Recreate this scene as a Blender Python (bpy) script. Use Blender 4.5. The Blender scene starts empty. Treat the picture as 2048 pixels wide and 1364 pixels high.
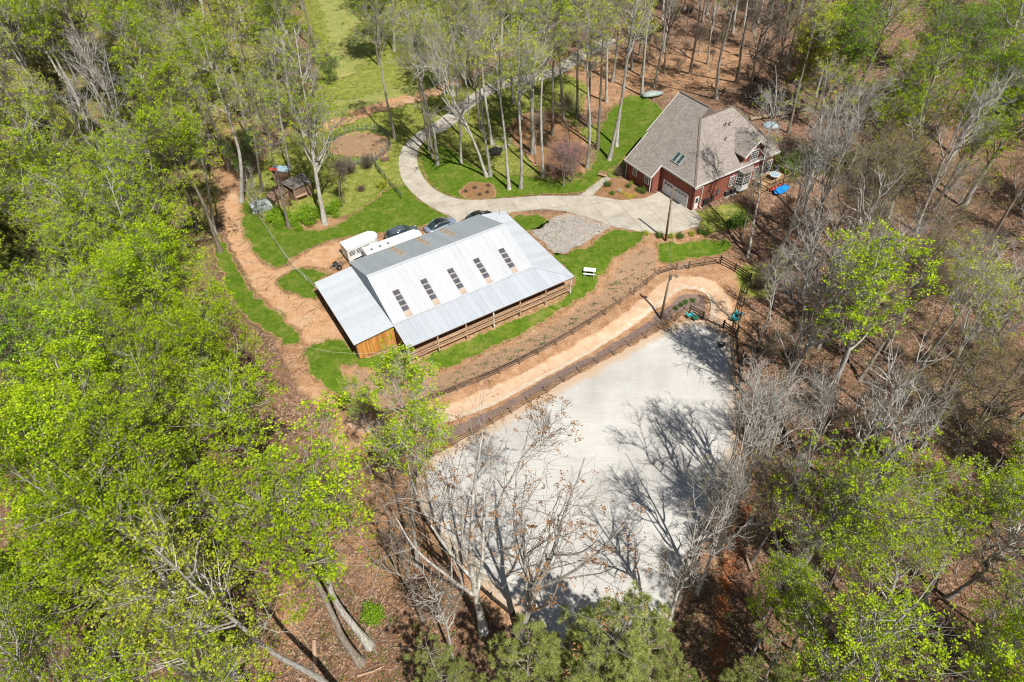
import bpy, math, random
import numpy as np
from mathutils import Vector, Matrix, noise as mnoise
from mathutils.geometry import delaunay_2d_cdt
random.seed(7); np.random.seed(7)
S = bpy.context.scene
COL = S.collection
R = math.radians

# ------------------------------------------------------------------ camera
F_PX, TH, RO, CH = 1370.2, R(45.221), R(-1.755), 58.0      # focal length in photo pixels, pitch, roll, height
_f = np.array([0, math.cos(TH), -math.sin(TH)]); _d = np.array([0, -math.sin(TH), -math.cos(TH)]); _r = np.array([1.0, 0, 0])
_ax = _r * math.cos(RO) - _d * math.sin(RO)
_ay = _r * math.sin(RO) + _d * math.cos(RO)
cd = bpy.data.cameras.new('camera'); cam = bpy.data.objects.new('camera', cd); COL.objects.link(cam)
cd.sensor_width = 36; cd.lens = F_PX / 2048 * 36; cd.clip_start = 0.5; cd.clip_end = 3000
M = Matrix.Identity(4)
for i in range(3):
    M[i][0] = _ax[i]; M[i][1] = -_ay[i]; M[i][2] = -_f[i]
M[2][3] = CH
cam.matrix_world = M
S.camera = cam
# ------------------------------------------------------------------ light
SUN_EL, SUN_AZ = R(56), math.atan2(-0.85, 0.5)            # sun behind the camera and to the right
sunv = Vector((math.cos(SUN_EL) * math.cos(SUN_AZ), math.cos(SUN_EL) * math.sin(SUN_AZ), math.sin(SUN_EL)))
w = bpy.data.worlds.new('World'); S.world = w; w.use_nodes = True
sky = w.node_tree.nodes.new('ShaderNodeTexSky'); sky.sky_type = 'NISHITA'; sky.sun_disc = False
sky.sun_elevation = SUN_EL; sky.sun_rotation = math.atan2(sunv.x, sunv.y); sky.ozone_density = 1.0
w.node_tree.links.new(sky.outputs[0], w.node_tree.nodes['Background'].inputs[0])
w.node_tree.nodes['Background'].inputs[1].default_value = 0.055
ld = bpy.data.lights.new('sun', 'SUN'); ld.energy = 5.0; ld.angle = R(0.53); ld.color = (1, 0.955, 0.88)
sun = bpy.data.objects.new('sun', ld); COL.objects.link(sun)
sun.rotation_euler = sunv.to_track_quat('Z', 'Y').to_euler(); sun.location = (0, 0, 120)
S.view_settings.view_transform = 'Standard'; S.view_settings.look = 'None'
S.view_settings.gamma = 1; S.view_settings.exposure = 0.34; S.view_settings.use_curve_mapping = False
S.cycles.filter_width = 1.15; S.cycles.max_bounces = 6; S.cycles.transparent_max_bounces = 6

# ------------------------------------------------------------------ pixel <-> ground
def ray(px, py):
    return _ax * (px - 1024) + _ay * (py - 682) + _f * F_PX
def gz(px, py, z):
    r = ray(px, py); k = (z - CH) / r[2]
    return r[0] * k, r[1] * k
def sstep(a, b, x):
    t = np.clip((x - a) / (b - a), 0, 1); return t * t * (3 - 2 * t)
_A = np.array(gz(683, 822, -1.2)); _B = np.array(gz(1330, 545, -0.4))
_n = np.array([(_B - _A)[1], -(_B - _A)[0]]); _n = _n / np.linalg.norm(_n)      # points towards the camera
def Z(x, y):
    x = np.asarray(x, float); y = np.asarray(y, float)
    s = (x - _A[0]) * _n[0] + (y - _A[1]) * _n[1]
    z = -1.35 * sstep(-6.5, 0.0, s) - 0.55 * sstep(3.2, 5.6, s)
    z = z - 2.5 * sstep(26, 60, -x - 0.15 * (y - 60)) * sstep(30, 0, y - 60)
    far = sstep(30, 60, np.hypot(x - 5, (y - 62)))
    z = z + far * (0.45 * np.sin(x * 0.11 + 1.3) * np.cos(y * 0.09) + 0.25 * np.sin(x * 0.23 + y * 0.17))
    # shallow red washed-out gully outside the arena's right fence
    return z
def P(px, py, h=0.0):
    z = 0.0
    for _ in range(8):
        x, y = gz(px, py, z + h); z = float(Z(x, y))
    return Vector((x, y, z + h))
def G(pts): return [P(*p).xy for p in pts]

# ------------------------------------------------------------------ object helpers
def tag(o, label=None, cat=None, group=None, kind=None):
    if label: o['label'] = label
    if cat: o['category'] = cat
    if group: o['group'] = group
    if kind: o['kind'] = kind
    return o
def empty(name, loc=(0, 0, 0), rz=0, label=None, cat=None, group=None):
    o = bpy.data.objects.new(name, None); COL.objects.link(o); o.location = loc; o.rotation_euler = (0, 0, rz)
    o.empty_display_size = 0.3
    return tag(o, label, cat, group)
def np_mesh(name, V, Q=None, T=None, smooth=False, mats=(), midx=None):
    me = bpy.data.meshes.new(name)
    V = np.asarray(V, np.float32).reshape(-1, 3)
    Q = np.zeros((0, 4), np.int32) if Q is None else np.asarray(Q, np.int32).reshape(-1, 4)
    T = np.zeros((0, 3), np.int32) if T is None else np.asarray(T, np.int32).reshape(-1, 3)
    me.vertices.add(len(V)); me.vertices.foreach_set('co', V.ravel())
    me.loops.add(Q.size + T.size); me.loops.foreach_set('vertex_index', np.concatenate([Q.ravel(), T.ravel()]))
    n = len(Q) + len(T); me.polygons.add(n)
    me.polygons.foreach_set('loop_start', np.concatenate([np.arange(len(Q)) * 4, Q.size + np.arange(len(T)) * 3]).astype(np.int32))
    if midx is not None: me.polygons.foreach_set('material_index', np.asarray(midx, np.int32))
    for m in mats: me.materials.append(m)
    me.update(calc_edges=True); me.validate()
    if smooth: me.shade_smooth()
    return me
def link(name, me, parent=None, loc=None, **kw):
    o = bpy.data.objects.new(name, me); COL.objects.link(o)
    if parent is not None: o.parent = parent
    if loc is not None: o.location = loc
    return tag(o, **kw)
class MB:
    def __init__(s): s.v = []; s.f = []; s.m = []; s.mi = 0
    def add(s, vs, fs):
        b = len(s.v); s.v += [tuple(v) for v in vs]; s.f += [tuple(b + i for i in f) for f in fs]; s.m += [s.mi] * len(fs); return s
    def box(s, x0, x1, y0, y1, z0, z1, mat=None):
        vs = [Vector((x, y, z)) for z in (z0, z1) for y in (y0, y1) for x in (x0, x1)]
        if mat is not None: vs = [mat @ v for v in vs]
        return s.add(vs, [(0, 2, 3, 1), (4, 5, 7, 6), (0, 1, 5, 4), (2, 6, 7, 3), (0, 4, 6, 2), (1, 3, 7, 5)])
    def bar(s, a, b, w, h=None, up=(0, 0, 1)):
        a = Vector(a); b = Vector(b); h = h or w; d = b - a; L = d.length; d.normalize(); up = Vector(up)
        if abs(d.dot(up)) > 0.98: up = Vector((1, 0, 0))
        x = d.cross(up).normalized(); z = x.cross(d)
        vs = [p + x * sx * w / 2 + z * sz * h / 2 for p in (a, b) for sx, sz in ((-1, -1), (1, -1), (1, 1), (-1, 1))]
        return s.add(vs, [(3, 2, 1, 0), (4, 5, 6, 7), (0, 1, 5, 4), (1, 2, 6, 5), (2, 3, 7, 6), (3, 0, 4, 7)])
    def tube(s, pts, r, n=8, caps=True):
        pts = [Vector(p) for p in pts]; rs = r if isinstance(r, (list, tuple)) else [r] * len(pts); vs = []
        d0 = (pts[-1] - pts[0]).normalized() if (pts[-1] - pts[0]).length > 1e-6 else Vector((0, 0, 1))
        ref = Vector((0, 0, 1)) if abs(d0.z) < 0.8 else Vector((1, 0, 0))
        for i, p in enumerate(pts):
            t = (pts[min(i + 1, len(pts) - 1)] - pts[max(i - 1, 0)]).normalized()
            u = t.cross(ref).normalized(); v = t.cross(u)
            vs += [p + (u * math.cos(2 * math.pi * k / n) + v * math.sin(2 * math.pi * k / n)) * rs[i] for k in range(n)]
        fs = [(i * n + k, i * n + (k + 1) % n, (i + 1) * n + (k + 1) % n, (i + 1) * n + k) for i in range(len(pts) - 1) for k in range(n)]
        if caps: fs += [tuple(range(n - 1, -1, -1)), tuple((len(pts) - 1) * n + k for k in range(n))]
        return s.add(vs, fs)
    def slab(s, pts, th):      # polygon (3-d points, counter-clockwise from above) with thickness downwards
        n = len(pts); pts = [Vector(p) for p in pts]; lo = [p - Vector((0, 0, th)) for p in pts]
        return s.add(pts + lo, [tuple(range(n)), tuple(range(2 * n - 1, n - 1, -1))] + [(i, n + i, n + (i + 1) % n, (i + 1) % n) for i in range(n)])
    def loft(s, rings, caps=True):
        n = len(rings[0]); vs = [p for r in rings for p in r]
        fs = [(i * n + k, i * n + (k + 1) % n, (i + 1) * n + (k + 1) % n, (i + 1) * n + k) for i in range(len(rings) - 1) for k in range(n)]
        if caps: fs += [tuple(range(n - 1, -1, -1)), tuple((len(rings) - 1) * n + k for k in range(n))]
        return s.add(vs, fs)
    def mesh(s, name, mats, smooth=False):
        me = bpy.data.meshes.new(name); me.from_pydata(s.v, [], s.f)
        for m in (mats if isinstance(mats, (list, tuple)) else [mats]): me.materials.append(m)
        me.polygons.foreach_set('material_index', s.m); me.update()
        if smooth: me.shade_smooth()
        return me
    def build(s, name, mats, parent=None, smooth=False, **kw):
        return link(name, s.mesh(name, mats, smooth), parent, **kw)
def copy_tree(o, parent=None):
    c = o.copy(); COL.objects.link(c)
    if parent is not None: c.parent = parent
    for ch in KIDS(o): copy_tree(ch, c)
    return c
def KIDS(o): return list(o.children)
def pip(X, Y, poly):
    inside = np.zeros(X.shape, bool); n = len(poly); j = n - 1
    for i in range(n):
        xi, yi = poly[i]; xj, yj = poly[j]
        if yi != yj:
            c = ((yi > Y) != (yj > Y)) & (X < (xj - xi) * (Y - yi) / (yj - yi) + xi); inside ^= c
        j = i
    return inside

# ------------------------------------------------------------------ materials
def lin(c):
    return tuple(((v / 255) / 12.92 if v / 255 <= 0.04045 else ((v / 255 + 0.055) / 1.055) ** 2.4) for v in c) + (1,)
class NT:
    def __init__(s, name, rough=0.85, spec=0.25):
        s.m = bpy.data.materials.new(name); s.m.use_nodes = True; s.t = s.m.node_tree; s.b = s.t.nodes['Principled BSDF']
        s.b.inputs['Roughness'].default_value = rough; s.b.inputs['Specular IOR Level'].default_value = spec
        s.tc = s.t.nodes.new('ShaderNodeTexCoord')
    def n(s, typ, **kw):
        nd = s.t.nodes.new('ShaderNode' + typ)
        for k, v in kw.items():
            if k.startswith('_'): setattr(nd, k[1:], v)
            else:
                key = k.replace('__', ' '); nd.inputs[key].default_value = v
        return nd
    def l(s, a, b): s.t.links.new(a, b)
    def noise(s, scale, detail=4, rough=0.55, vec=None, dist=0.0):
        nd = s.n('TexNoise', Scale=scale, Detail=detail, Roughness=rough, Distortion=dist); s.l(vec or s.tc.outputs['Object'], nd.inputs['Vector']); return nd.outputs['Fac']
    def ramp(s, fac, stops):
        nd = s.n('ValToRGB'); e = nd.color_ramp.elements
        while len(e) < len(stops): e.new(0.5)
        for i, (p, c) in enumerate(stops): e[i].position = p; e[i].color = c if len(c) == 4 else tuple(c) + (1,)
        s.l(fac, nd.inputs['Fac']); return nd.outputs['Color']
    def mix(s, fac, a, b, mode='MIX'):
        nd = s.n('Mix', _data_type='RGBA', _blend_type=mode)
        for sock, v in ((nd.inputs[0], fac), (nd.inputs[6], a), (nd.inputs[7], b)):
            if isinstance(v, (int, float)): sock.default_value = v
            elif isinstance(v, tuple): sock.default_value = v if len(v) == 4 else v + (1,)
            else: s.l(v, sock)
        return nd.outputs[2]
    def math(s, op, a, b=0.0):
        nd = s.n('Math', _operation=op)
        for sock, v in ((nd.inputs[0], a), (nd.inputs[1], b)):
            if isinstance(v, (int, float)): sock.default_value = v
            else: s.l(v, sock)
        return nd.outputs[0]
    def col(s, c): s.l(c, s.b.inputs['Base Color'])
    def bump(s, h, strength=0.4, dist=0.05):
        nd = s.n('Bump', Strength=strength, Distance=dist); s.l(h, nd.inputs['Height']); s.l(nd.outputs[0], s.b.inputs['Normal'])
def simple(name, c1, c2=None, scale=3.0, rough=0.8, bump=0.0, bscale=30.0, metal=0.0, spec=0.25, detail=4):
    k = NT(name, rough, spec); c2 = c2 or tuple(v * 0.72 for v in c1[:3])
    k.col(k.ramp(k.noise(scale, detail), [(0.3, c1), (0.7, c2)])); k.b.inputs['Metallic'].default_value = metal
    if bump: k.bump(k.noise(bscale, 3), bump, 0.03)
    return k.m
def objrand(k, col, lo=0.75, hi=1.2):
    oi = k.n('ObjectInfo'); mr = k.n('MapRange'); mr.inputs['To Min'].default_value = lo; mr.inputs['To Max'].default_value = hi
    k.l(oi.outputs['Random'], mr.inputs['Value']); c = k.n('CombineColor')
    for i in range(3): k.l(mr.outputs[0], c.inputs[i])
    return k.mix(1.0, col, c.outputs[0], 'MULTIPLY')

def leaf_mat(name, c1, c2, trans=0.35):
    k = NT(name, 0.6, 0.2)
    ge = k.n('NewGeometry'); oi = k.n('ObjectInfo')
    c = k.ramp(ge.outputs['Random Per Island'], [(0.0, c1), (1.0, c2)])
    c = objrand(k, c, 0.72, 1.12)
    k.col(c)
    tr = k.n('BsdfTranslucent'); k.l(k.mix(1.0, c, (1.0, 0.98, 0.55, 1), 'MULTIPLY'), tr.inputs['Color'])
    ms = k.n('MixShader', Fac=trans); k.l(k.b.outputs[0], ms.inputs[1]); k.l(tr.outputs[0], ms.inputs[2])
    k.l(ms.outputs[0], k.t.nodes['Material Output'].inputs['Surface']); return k.m
def bark_mat(name, c1, c2, c3, sc=5.0):
    k = NT(name, 0.9, 0.15)
    mp = k.n('Mapping'); mp.inputs['Scale'].default_value = (1, 1, 0.25); k.l(k.tc.outputs['Object'], mp.inputs['Vector'])
    a = k.noise(sc, 5, 0.65, mp.outputs[0]); b = k.noise(1.1, 3, 0.5)
    c = k.ramp(a, [(0.35, c1), (0.52, c2), (0.66, c3)]); c = k.mix(k.ramp(b, [(0.4, (0, 0, 0)), (0.62, (1, 1, 1))]), c, k.mix(0.5, c, c2))
    k.col(objrand(k, c, 0.75, 1.15)); k.bump(k.noise(sc * 5, 3, 0.6, mp.outputs[0]), 0.7, 0.04); return k.m

MT = {}
def clay_col(k):
    clay = k.ramp(k.noise(0.9, 8, 0.72), [(0.28, (0.27, 0.14, 0.068)), (0.5, (0.41, 0.235, 0.13)), (0.7, (0.53, 0.36, 0.23))])
    return k.mix(k.ramp(k.noise(9, 4, 0.7), [(0.55, (0, 0, 0)), (0.7, (0.55, 0.55, 0.55))]), clay, (0.22, 0.135, 0.085, 1))
def edge_blend(k, c, other=None, amt=1.0, lo=0.62, hi=0.92):
    e = k.n('Attribute', _attribute_name='edge')
    x = k.math('ADD', e.outputs['Fac'], k.math('MULTIPLY', k.math('SUBTRACT', k.noise(2.6, 7, 0.78), 0.5), amt))
    return k.mix(k.ramp(x, [(lo, (0, 0, 0)), (hi, (1, 1, 1))]), c, other or clay_col(k))
MT['bark_pale'] = bark_mat('pale_grey_bark', (0.22, 0.195, 0.16), (0.42, 0.40, 0.355), (0.62, 0.60, 0.56))
MT['bark_grey'] = bark_mat('grey_brown_bark', (0.14, 0.115, 0.09), (0.27, 0.235, 0.19), (0.37, 0.335, 0.29))
MT['bark_dark'] = bark_mat('dark_brown_bark', (0.045, 0.034, 0.025), (0.10, 0.078, 0.06), (0.17, 0.14, 0.11))
MT['bark_tan'] = bark_mat('tan_grey_twig_bark', (0.12, 0.09, 0.07), (0.22, 0.175, 0.14), (0.34, 0.29, 0.24))
MT['leaf_lime'] = leaf_mat('lime_spring_leaf', (0.18, 0.33, 0.006), (0.62, 0.77, 0.02), 0.42)
MT['leaf_yellow'] = leaf_mat('yellow_green_spring_leaf', (0.25, 0.33, 0.015), (0.60, 0.64, 0.06), 0.32)
MT['leaf_fresh'] = leaf_mat('fresh_green_leaf', (0.11, 0.25, 0.01), (0.36, 0.54, 0.03), 0.3)
MT['leaf_olive'] = leaf_mat('olive_bud_leaf', (0.17, 0.15, 0.05), (0.34, 0.28, 0.10), 0.25)
MT['leaf_tan'] = leaf_mat('tan_dead_leaf', (0.26, 0.12, 0.045), (0.44, 0.25, 0.11), 0.25)
MT['leaf_pink'] = leaf_mat('pink_redbud_blossom', (0.33, 0.12, 0.14), (0.52, 0.27, 0.28), 0.25)
MT['leaf_gold'] = leaf_mat('golden_catkin_bud', (0.33, 0.25, 0.05), (0.52, 0.42, 0.10), 0.3)
MT['needle'] = leaf_mat('long_pine_needle', (0.19, 0.25, 0.05), (0.58, 0.62, 0.20), 0.3)
MT['cedar'] = leaf_mat('olive_cedar_spray', (0.07, 0.10, 0.022), (0.21, 0.24, 0.055), 0.3)
MT['shrub'] = leaf_mat('shrub_leaf', (0.05, 0.12, 0.015), (0.15, 0.27, 0.03), 0.25)
MT['cover'] = leaf_mat('creeping_juniper', (0.09, 0.13, 0.05), (0.20, 0.24, 0.10), 0.15)
MT['blade'] = leaf_mat('grass_blade', (0.075, 0.155, 0.012), (0.17, 0.27, 0.025), 0.25)
MT['blade_dry'] = leaf_mat('dry_grass_blade', (0.15, 0.19, 0.03), (0.30, 0.29, 0.07), 0.3)

def ground_mat():
    k = NT('ground_clay_and_leaf_litter', 0.95, 0.1)
    o = k.tc.outputs['Object']
    v = k.n('TexVoronoi', Scale=5.5, Randomness=1.0); k.l(o, v.inputs['Vector'])
    sep = k.n('SeparateColor'); k.l(v.outputs['Color'], sep.inputs[0])
    litter = k.ramp(sep.outputs[0], [(0.0, (0.05, 0.030, 0.020)), (0.35, (0.17, 0.098, 0.06)), (0.7, (0.33, 0.20, 0.13)), (1.0, (0.60, 0.45, 0.33))])
    litter = k.mix(0.45, litter, k.ramp(k.noise(1.7, 6, 0.7), [(0.3, (0.075, 0.043, 0.028)), (0.5, (0.19, 0.115, 0.075)), (0.72, (0.33, 0.22, 0.15))]))
    litter = k.mix(k.ramp(k.noise(0.16, 4), [(0.42, (0, 0, 0)), (0.7, (0.6, 0.6, 0.6))]), litter, (0.25, 0.135, 0.085, 1))
    clay = clay_col(k)
    grass = k.ramp(k.noise(1.1, 7, 0.7), [(0.3, (0.12, 0.17, 0.025)), (0.5, (0.24, 0.27, 0.05)), (0.68, (0.38, 0.34, 0.13))])
    red = k.ramp(k.noise(1.5, 5, 0.7), [(0.3, (0.30, 0.085, 0.028)), (0.7, (0.50, 0.20, 0.08))])
    n = k.noise(0.8, 8, 0.75); nn = k.math('MULTIPLY', k.math('SUBTRACT', n, 0.5), 1.5)
    def msk(attr):
        a = k.n('Attribute', _attribute_name=attr)
        x = k.math('ADD', a.outputs['Fac'], nn); return k.ramp(x, [(0.36, (0, 0, 0)), (0.64, (1, 1, 1))])
    c = k.mix(msk('clay'), litter, clay); c = k.mix(msk('grassy'), c, grass); c = k.mix(msk('red'), c, red)
    k.col(c); h = k.math('ADD', v.outputs['Distance'], k.noise(6, 5, 0.7)); k.bump(h, 0.9, 0.12); return k.m
def lawn_mat():
    k = NT('lawn_turf', 0.9, 0.1)
    a = k.ramp(k.noise(1.3, 8, 0.72), [(0.3, (0.055, 0.115, 0.010)), (0.5, (0.105, 0.18, 0.016)), (0.72, (0.20, 0.25, 0.035))])
    b = k.ramp(k.noise(14, 4, 0.7), [(0.35, (0.5, 0.55, 0.4)), (0.65, (1.25, 1.2, 1.1))])
    c = k.mix(1.0, a, b, 'MULTIPLY')
    thin = k.ramp(k.noise(0.45, 7, 0.75), [(0.5, (0, 0, 0)), (0.72, (0.75, 0.75, 0.75))])
    k.col(edge_blend(k, k.mix(thin, c, (0.27, 0.25, 0.07, 1)))); k.bump(k.noise(22, 3, 0.6), 0.8, 0.06); return k.m
def concrete_mat(name, c1, c2, c3):
    k = NT(name, 0.85, 0.25)
    c = k.ramp(k.noise(0.55, 8, 0.7), [(0.3, c1), (0.5, c2), (0.7, c3)])
    st = k.ramp(k.noise(2.6, 6, 0.75), [(0.58, (0, 0, 0)), (0.75, (0.45, 0.45, 0.45))])
    k.col(objrand(k, k.mix(st, c, tuple(v * 0.68 for v in c1)), 0.93, 1.05)); k.bump(k.noise(40, 3), 0.25, 0.01); return k.m
def sand_mat():
    k = NT('pale_arena_sand', 0.95, 0.1)
    w1 = k.n('TexWave', Scale=0.9, Distortion=4.0, Detail=3.0, _wave_type='RINGS', _rings_direction='Z'); w1.inputs['Detail Scale'].default_value = 0.25
    mp = k.n('Mapping'); mp.inputs['Location'].default_value = (-4, -58, 0); k.l(k.tc.outputs['Object'], mp.inputs['Vector']); k.l(mp.outputs[0], w1.inputs['Vector'])
    a = k.ramp(k.noise(0.25, 6, 0.6), [(0.3, (0.45, 0.44, 0.415)), (0.6, (0.535, 0.525, 0.50))])
    b = k.ramp(w1.outputs['Fac'], [(0.2, (0.98, 0.978, 0.972)), (0.8, (1.01, 1.01, 1.01))])
    c = k.mix(1.0, a, b, 'MULTIPLY'); c = k.mix(k.ramp(k.noise(5, 5, 0.7), [(0.5, (0, 0, 0)), (0.75, (0.3, 0.3, 0.3))]), c, (0.40, 0.35, 0.28, 1))
    mp2 = k.n('Mapping'); mp2.inputs['Rotation'].default_value = (0, 0, 1.02); mp2.inputs['Scale'].default_value = (0.16, 3.2, 1); k.l(k.tc.outputs['Object'], mp2.inputs['Vector'])
    c = k.mix(1.0, c, k.ramp(k.noise(1.0, 6, 0.65, mp2.outputs[0], .6), [(0.35, (0.94, 0.938, 0.932)), (0.6, (1.02, 1.02, 1.02))]), 'MULTIPLY')
    c = k.mix(1.0, c, k.ramp(k.noise(0.12, 4, 0.6), [(0.35, (0.90, 0.895, 0.89)), (0.65, (1.05, 1.05, 1.05))]), 'MULTIPLY')
    c = k.mix(k.ramp(k.noise(4.2, 3, 0.5), [(0.66, (0, 0, 0)), (0.72, (0.3, 0.3, 0.3))]), c, (0.33, 0.30, 0.26, 1))
    edge = k.n('Attribute', _attribute_name='edge')
    e = k.ramp(k.math('ADD', edge.outputs['Fac'], k.math('MULTIPLY', k.math('SUBTRACT', k.noise(0.7, 6, 0.7), 0.5), 0.9)), [(0.45, (0, 0, 0)), (0.95, (0.75, 0.75, 0.75))])
    c = k.mix(e, c, (0.47, 0.32, 0.19, 1))
    k.col(c); k.bump(k.noise(7, 6, 0.75), 0.4, 0.04); return k.m
def path_mat(name='packed_orange_dirt', g=(1, 1, 1)):
    k = NT(name, 0.95, 0.1)
    a = k.ramp(k.noise(1.0, 8, 0.7), [(0.25, (0.40 * g[0], 0.22 * g[1], 0.115 * g[2])), (0.5, (0.48 * g[0], 0.285 * g[1], 0.16 * g[2])), (0.75, (0.56 * g[0], 0.37 * g[1], 0.225 * g[2]))])
    s = k.ramp(k.noise(0.3, 5, 0.6), [(0.5, (0, 0, 0)), (0.75, (0.35, 0.35, 0.35))])
    c = k.mix(s, a, (0.60, 0.50, 0.39, 1)); sp = k.ramp(k.noise(11, 4, 0.75), [(0.6, (0, 0, 0)), (0.72, (0.5, 0.5, 0.5))])
    k.col(edge_blend(k, k.mix(sp, c, (0.30, 0.17, 0.09, 1)))); k.bump(k.noise(8, 5, 0.7), 0.6, 0.06); return k.m
def gravel_mat():
    k = NT('loose_grey_gravel', 0.9, 0.2)
    v = k.n('TexVoronoi', Scale=13.0); k.l(k.tc.outputs['Object'], v.inputs['Vector']); sep = k.n('SeparateColor'); k.l(v.outputs['Color'], sep.inputs[0])
    c = k.ramp(sep.outputs[0], [(0.0, (0.17, 0.145, 0.125)), (0.6, (0.40, 0.37, 0.33)), (1.0, (0.66, 0.64, 0.60))])
    m = k.ramp(k.noise(0.5, 6, 0.7), [(0.5, (0, 0, 0)), (0.72, (0.85, 0.85, 0.85))])
    k.col(edge_blend(k, k.mix(m, c, (0.44, 0.32, 0.22, 1)))); k.bump(v.outputs['Distance'], 0.9, 0.08); return k.m
def mulch_mat(name, c1, c2, c3, edge=True):
    k = NT(name, 0.95, 0.1)
    a = k.ramp(k.noise(7, 8, 0.8), [(0.33, c1), (0.5, c2), (0.68, c3)]); b = k.ramp(k.noise(0.8, 5, 0.6), [(0.5, (0, 0, 0)), (0.75, (0.6, 0.6, 0.6))])
    k.col(edge_blend(k, k.mix(b, a, c3 + (1,)), None, .9, .7, .95) if edge else k.mix(b, a, c3 + (1,))); k.bump(k.noise(16, 4, 0.7), 0.9, 0.08); return k.m
def roof_metal(name, c, rough=0.38, metal=0.25):
    k = NT(name, rough, 0.5); k.b.inputs['Metallic'].default_value = metal
    a = k.ramp(k.noise(0.35, 6, 0.6), [(0.3, tuple(v * 0.95 for v in c)), (0.7, c)])
    b = k.ramp(k.noise(3.5, 5, 0.75), [(0.64, (0, 0, 0)), (0.8, (0.25, 0.25, 0.25))])
    mp = k.n('Mapping'); mp.inputs['Scale'].default_value = (2.2, 0.18, 0.18); k.l(k.tc.outputs['Object'], mp.inputs['Vector'])
    st = k.ramp(k.noise(1.6, 6, 0.7, mp.outputs[0]), [(0.52, (0, 0, 0)), (0.75, (0.35, 0.35, 0.35))])
    k.col(objrand(k, k.mix(st, k.mix(b, a, tuple(v * 0.6 for v in c)), (c[0] * .72, c[1] * .68, c[2] * .62, 1)), 0.92, 1.04)); return k.m
def shingle_mat():
    k = NT('weathered_taupe_shingles', 0.92, 0.1)
    sp = k.n('SeparateXYZ'); k.l(k.tc.outputs['UV'], sp.inputs[0])
    br = k.n('TexBrick', Scale=1.0, _offset=0.5); br.inputs['Mortar Size'].default_value = 0.012; br.inputs['Brick Width'].default_value = 0.34; br.inputs['Row Height'].default_value = 0.16
    br.inputs['Color1'].default_value = (0.255, 0.225, 0.20, 1); br.inputs['Color2'].default_value = (0.36, 0.325, 0.295, 1); br.inputs['Mortar'].default_value = (0.17, 0.14, 0.12, 1); br.inputs['Bias'].default_value = 0.0
    k.l(k.tc.outputs['UV'], br.inputs['Vector'])
    n = k.ramp(k.noise(0.9, 6, 0.7), [(0.3, (0.88, 0.87, 0.86)), (0.7, (1.1, 1.1, 1.1))])
    sp2 = k.ramp(k.noise(13, 4, 0.75), [(0.35, (0.8, 0.8, 0.8)), (0.65, (1.12, 1.12, 1.12))])
    k.col(k.mix(1.0, k.mix(1.0, br.outputs['Color'], n, 'MULTIPLY'), sp2, 'MULTIPLY')); k.bump(br.outputs['Fac'], -0.4, 0.02); return k.m
def brick_mat():
    k = NT('red_brick', 0.9, 0.15)
    br = k.n('TexBrick', Scale=1.0); br.inputs['Mortar Size'].default_value = 0.011; br.inputs['Brick Width'].default_value = 0.22; br.inputs['Row Height'].default_value = 0.075
    br.inputs['Color1'].default_value = (0.19, 0.035, 0.022, 1); br.inputs['Color2'].default_value = (0.30, 0.068, 0.042, 1); br.inputs['Mortar'].default_value = (0.28, 0.18, 0.15, 1)
    g = k.n('NewGeometry'); sp = k.n('SeparateXYZ'); k.l(k.tc.outputs['Object'], sp.inputs[0])
    cb = k.n('CombineXYZ'); k.l(k.math('ADD', sp.outputs[0], sp.outputs[1]), cb.inputs[0]); k.l(sp.outputs[2], cb.inputs[1]); k.l(cb.outputs[0], br.inputs['Vector'])
    n = k.ramp(k.noise(1.6, 6, 0.7), [(0.3, (0.75, 0.72, 0.7)), (0.7, (1.2, 1.15, 1.1))]); k.col(k.mix(1.0, br.outputs['Color'], n, 'MULTIPLY')); k.bump(br.outputs['Fac'], -0.5, 0.01); return k.m
def wood_mat(name, c1, c2, c3, sc=(1, 1, 1)):
    k = NT(name, 0.85, 0.2); mp = k.n('Mapping'); mp.inputs['Scale'].default_value = sc; k.l(k.tc.outputs['Object'], mp.inputs['Vector'])
    k.col(objrand(k, k.ramp(k.noise(3, 7, 0.7, mp.outputs[0]), [(0.3, c1), (0.5, c2), (0.7, c3)]), 0.75, 1.2)); k.bump(k.noise(14, 4, 0.6, mp.outputs[0]), 0.4, 0.02); return k.m
MT['ground'] = ground_mat(); MT['lawn'] = lawn_mat(); MT['meadow'] = simple('pale_meadow_turf', (0.20, 0.245, 0.055), (0.34, 0.32, 0.11), 0.4, .95, bump=.5, bscale=12, detail=8); MT['sand'] = sand_mat(); MT['path'] = path_mat(); MT['gravel'] = gravel_mat(); MT['path_pale'] = path_mat('packed_sandy_dirt', (1.12, 1.28, 1.5))
MT['conc'] = concrete_mat('sandy_concrete', (0.32, 0.285, 0.23), (0.42, 0.38, 0.315), (0.50, 0.46, 0.40))
MT['joint'] = simple('dark_concrete_joint', (0.34, 0.30, 0.24), (0.42, 0.37, 0.30))
MT['mulch'] = mulch_mat('purple_brown_bark_mulch', (0.10, 0.065, 0.055), (0.20, 0.145, 0.125), (0.31, 0.21, 0.155))
MT['bedmulch'] = mulch_mat('red_brown_pine_straw', (0.16, 0.075, 0.035), (0.28, 0.15, 0.075), (0.38, 0.23, 0.13))
MT['bank'] = mulch_mat('sunbaked_clay_bank', (0.20, 0.115, 0.07), (0.33, 0.21, 0.13), (0.43, 0.30, 0.19))
MT['roof_white'] = roof_metal('white_ribbed_roof_metal', (0.53, 0.55, 0.58), .45, .05)
MT['roof_galv'] = roof_metal('galvanised_roof_metal', (0.48, 0.515, 0.56), 0.45, 0.1)
MT['roof_rear'] = roof_metal('shade_greyed_roof_metal', (0.40, 0.44, 0.47), 0.5, 0.1)  # greyer than the front: rear slope's shade and sky reflection put into the colour
MT['trim'] = simple('rust_brown_trim', (0.16, 0.09, 0.06), (0.26, 0.18, 0.14), 4, 0.6)
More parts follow.
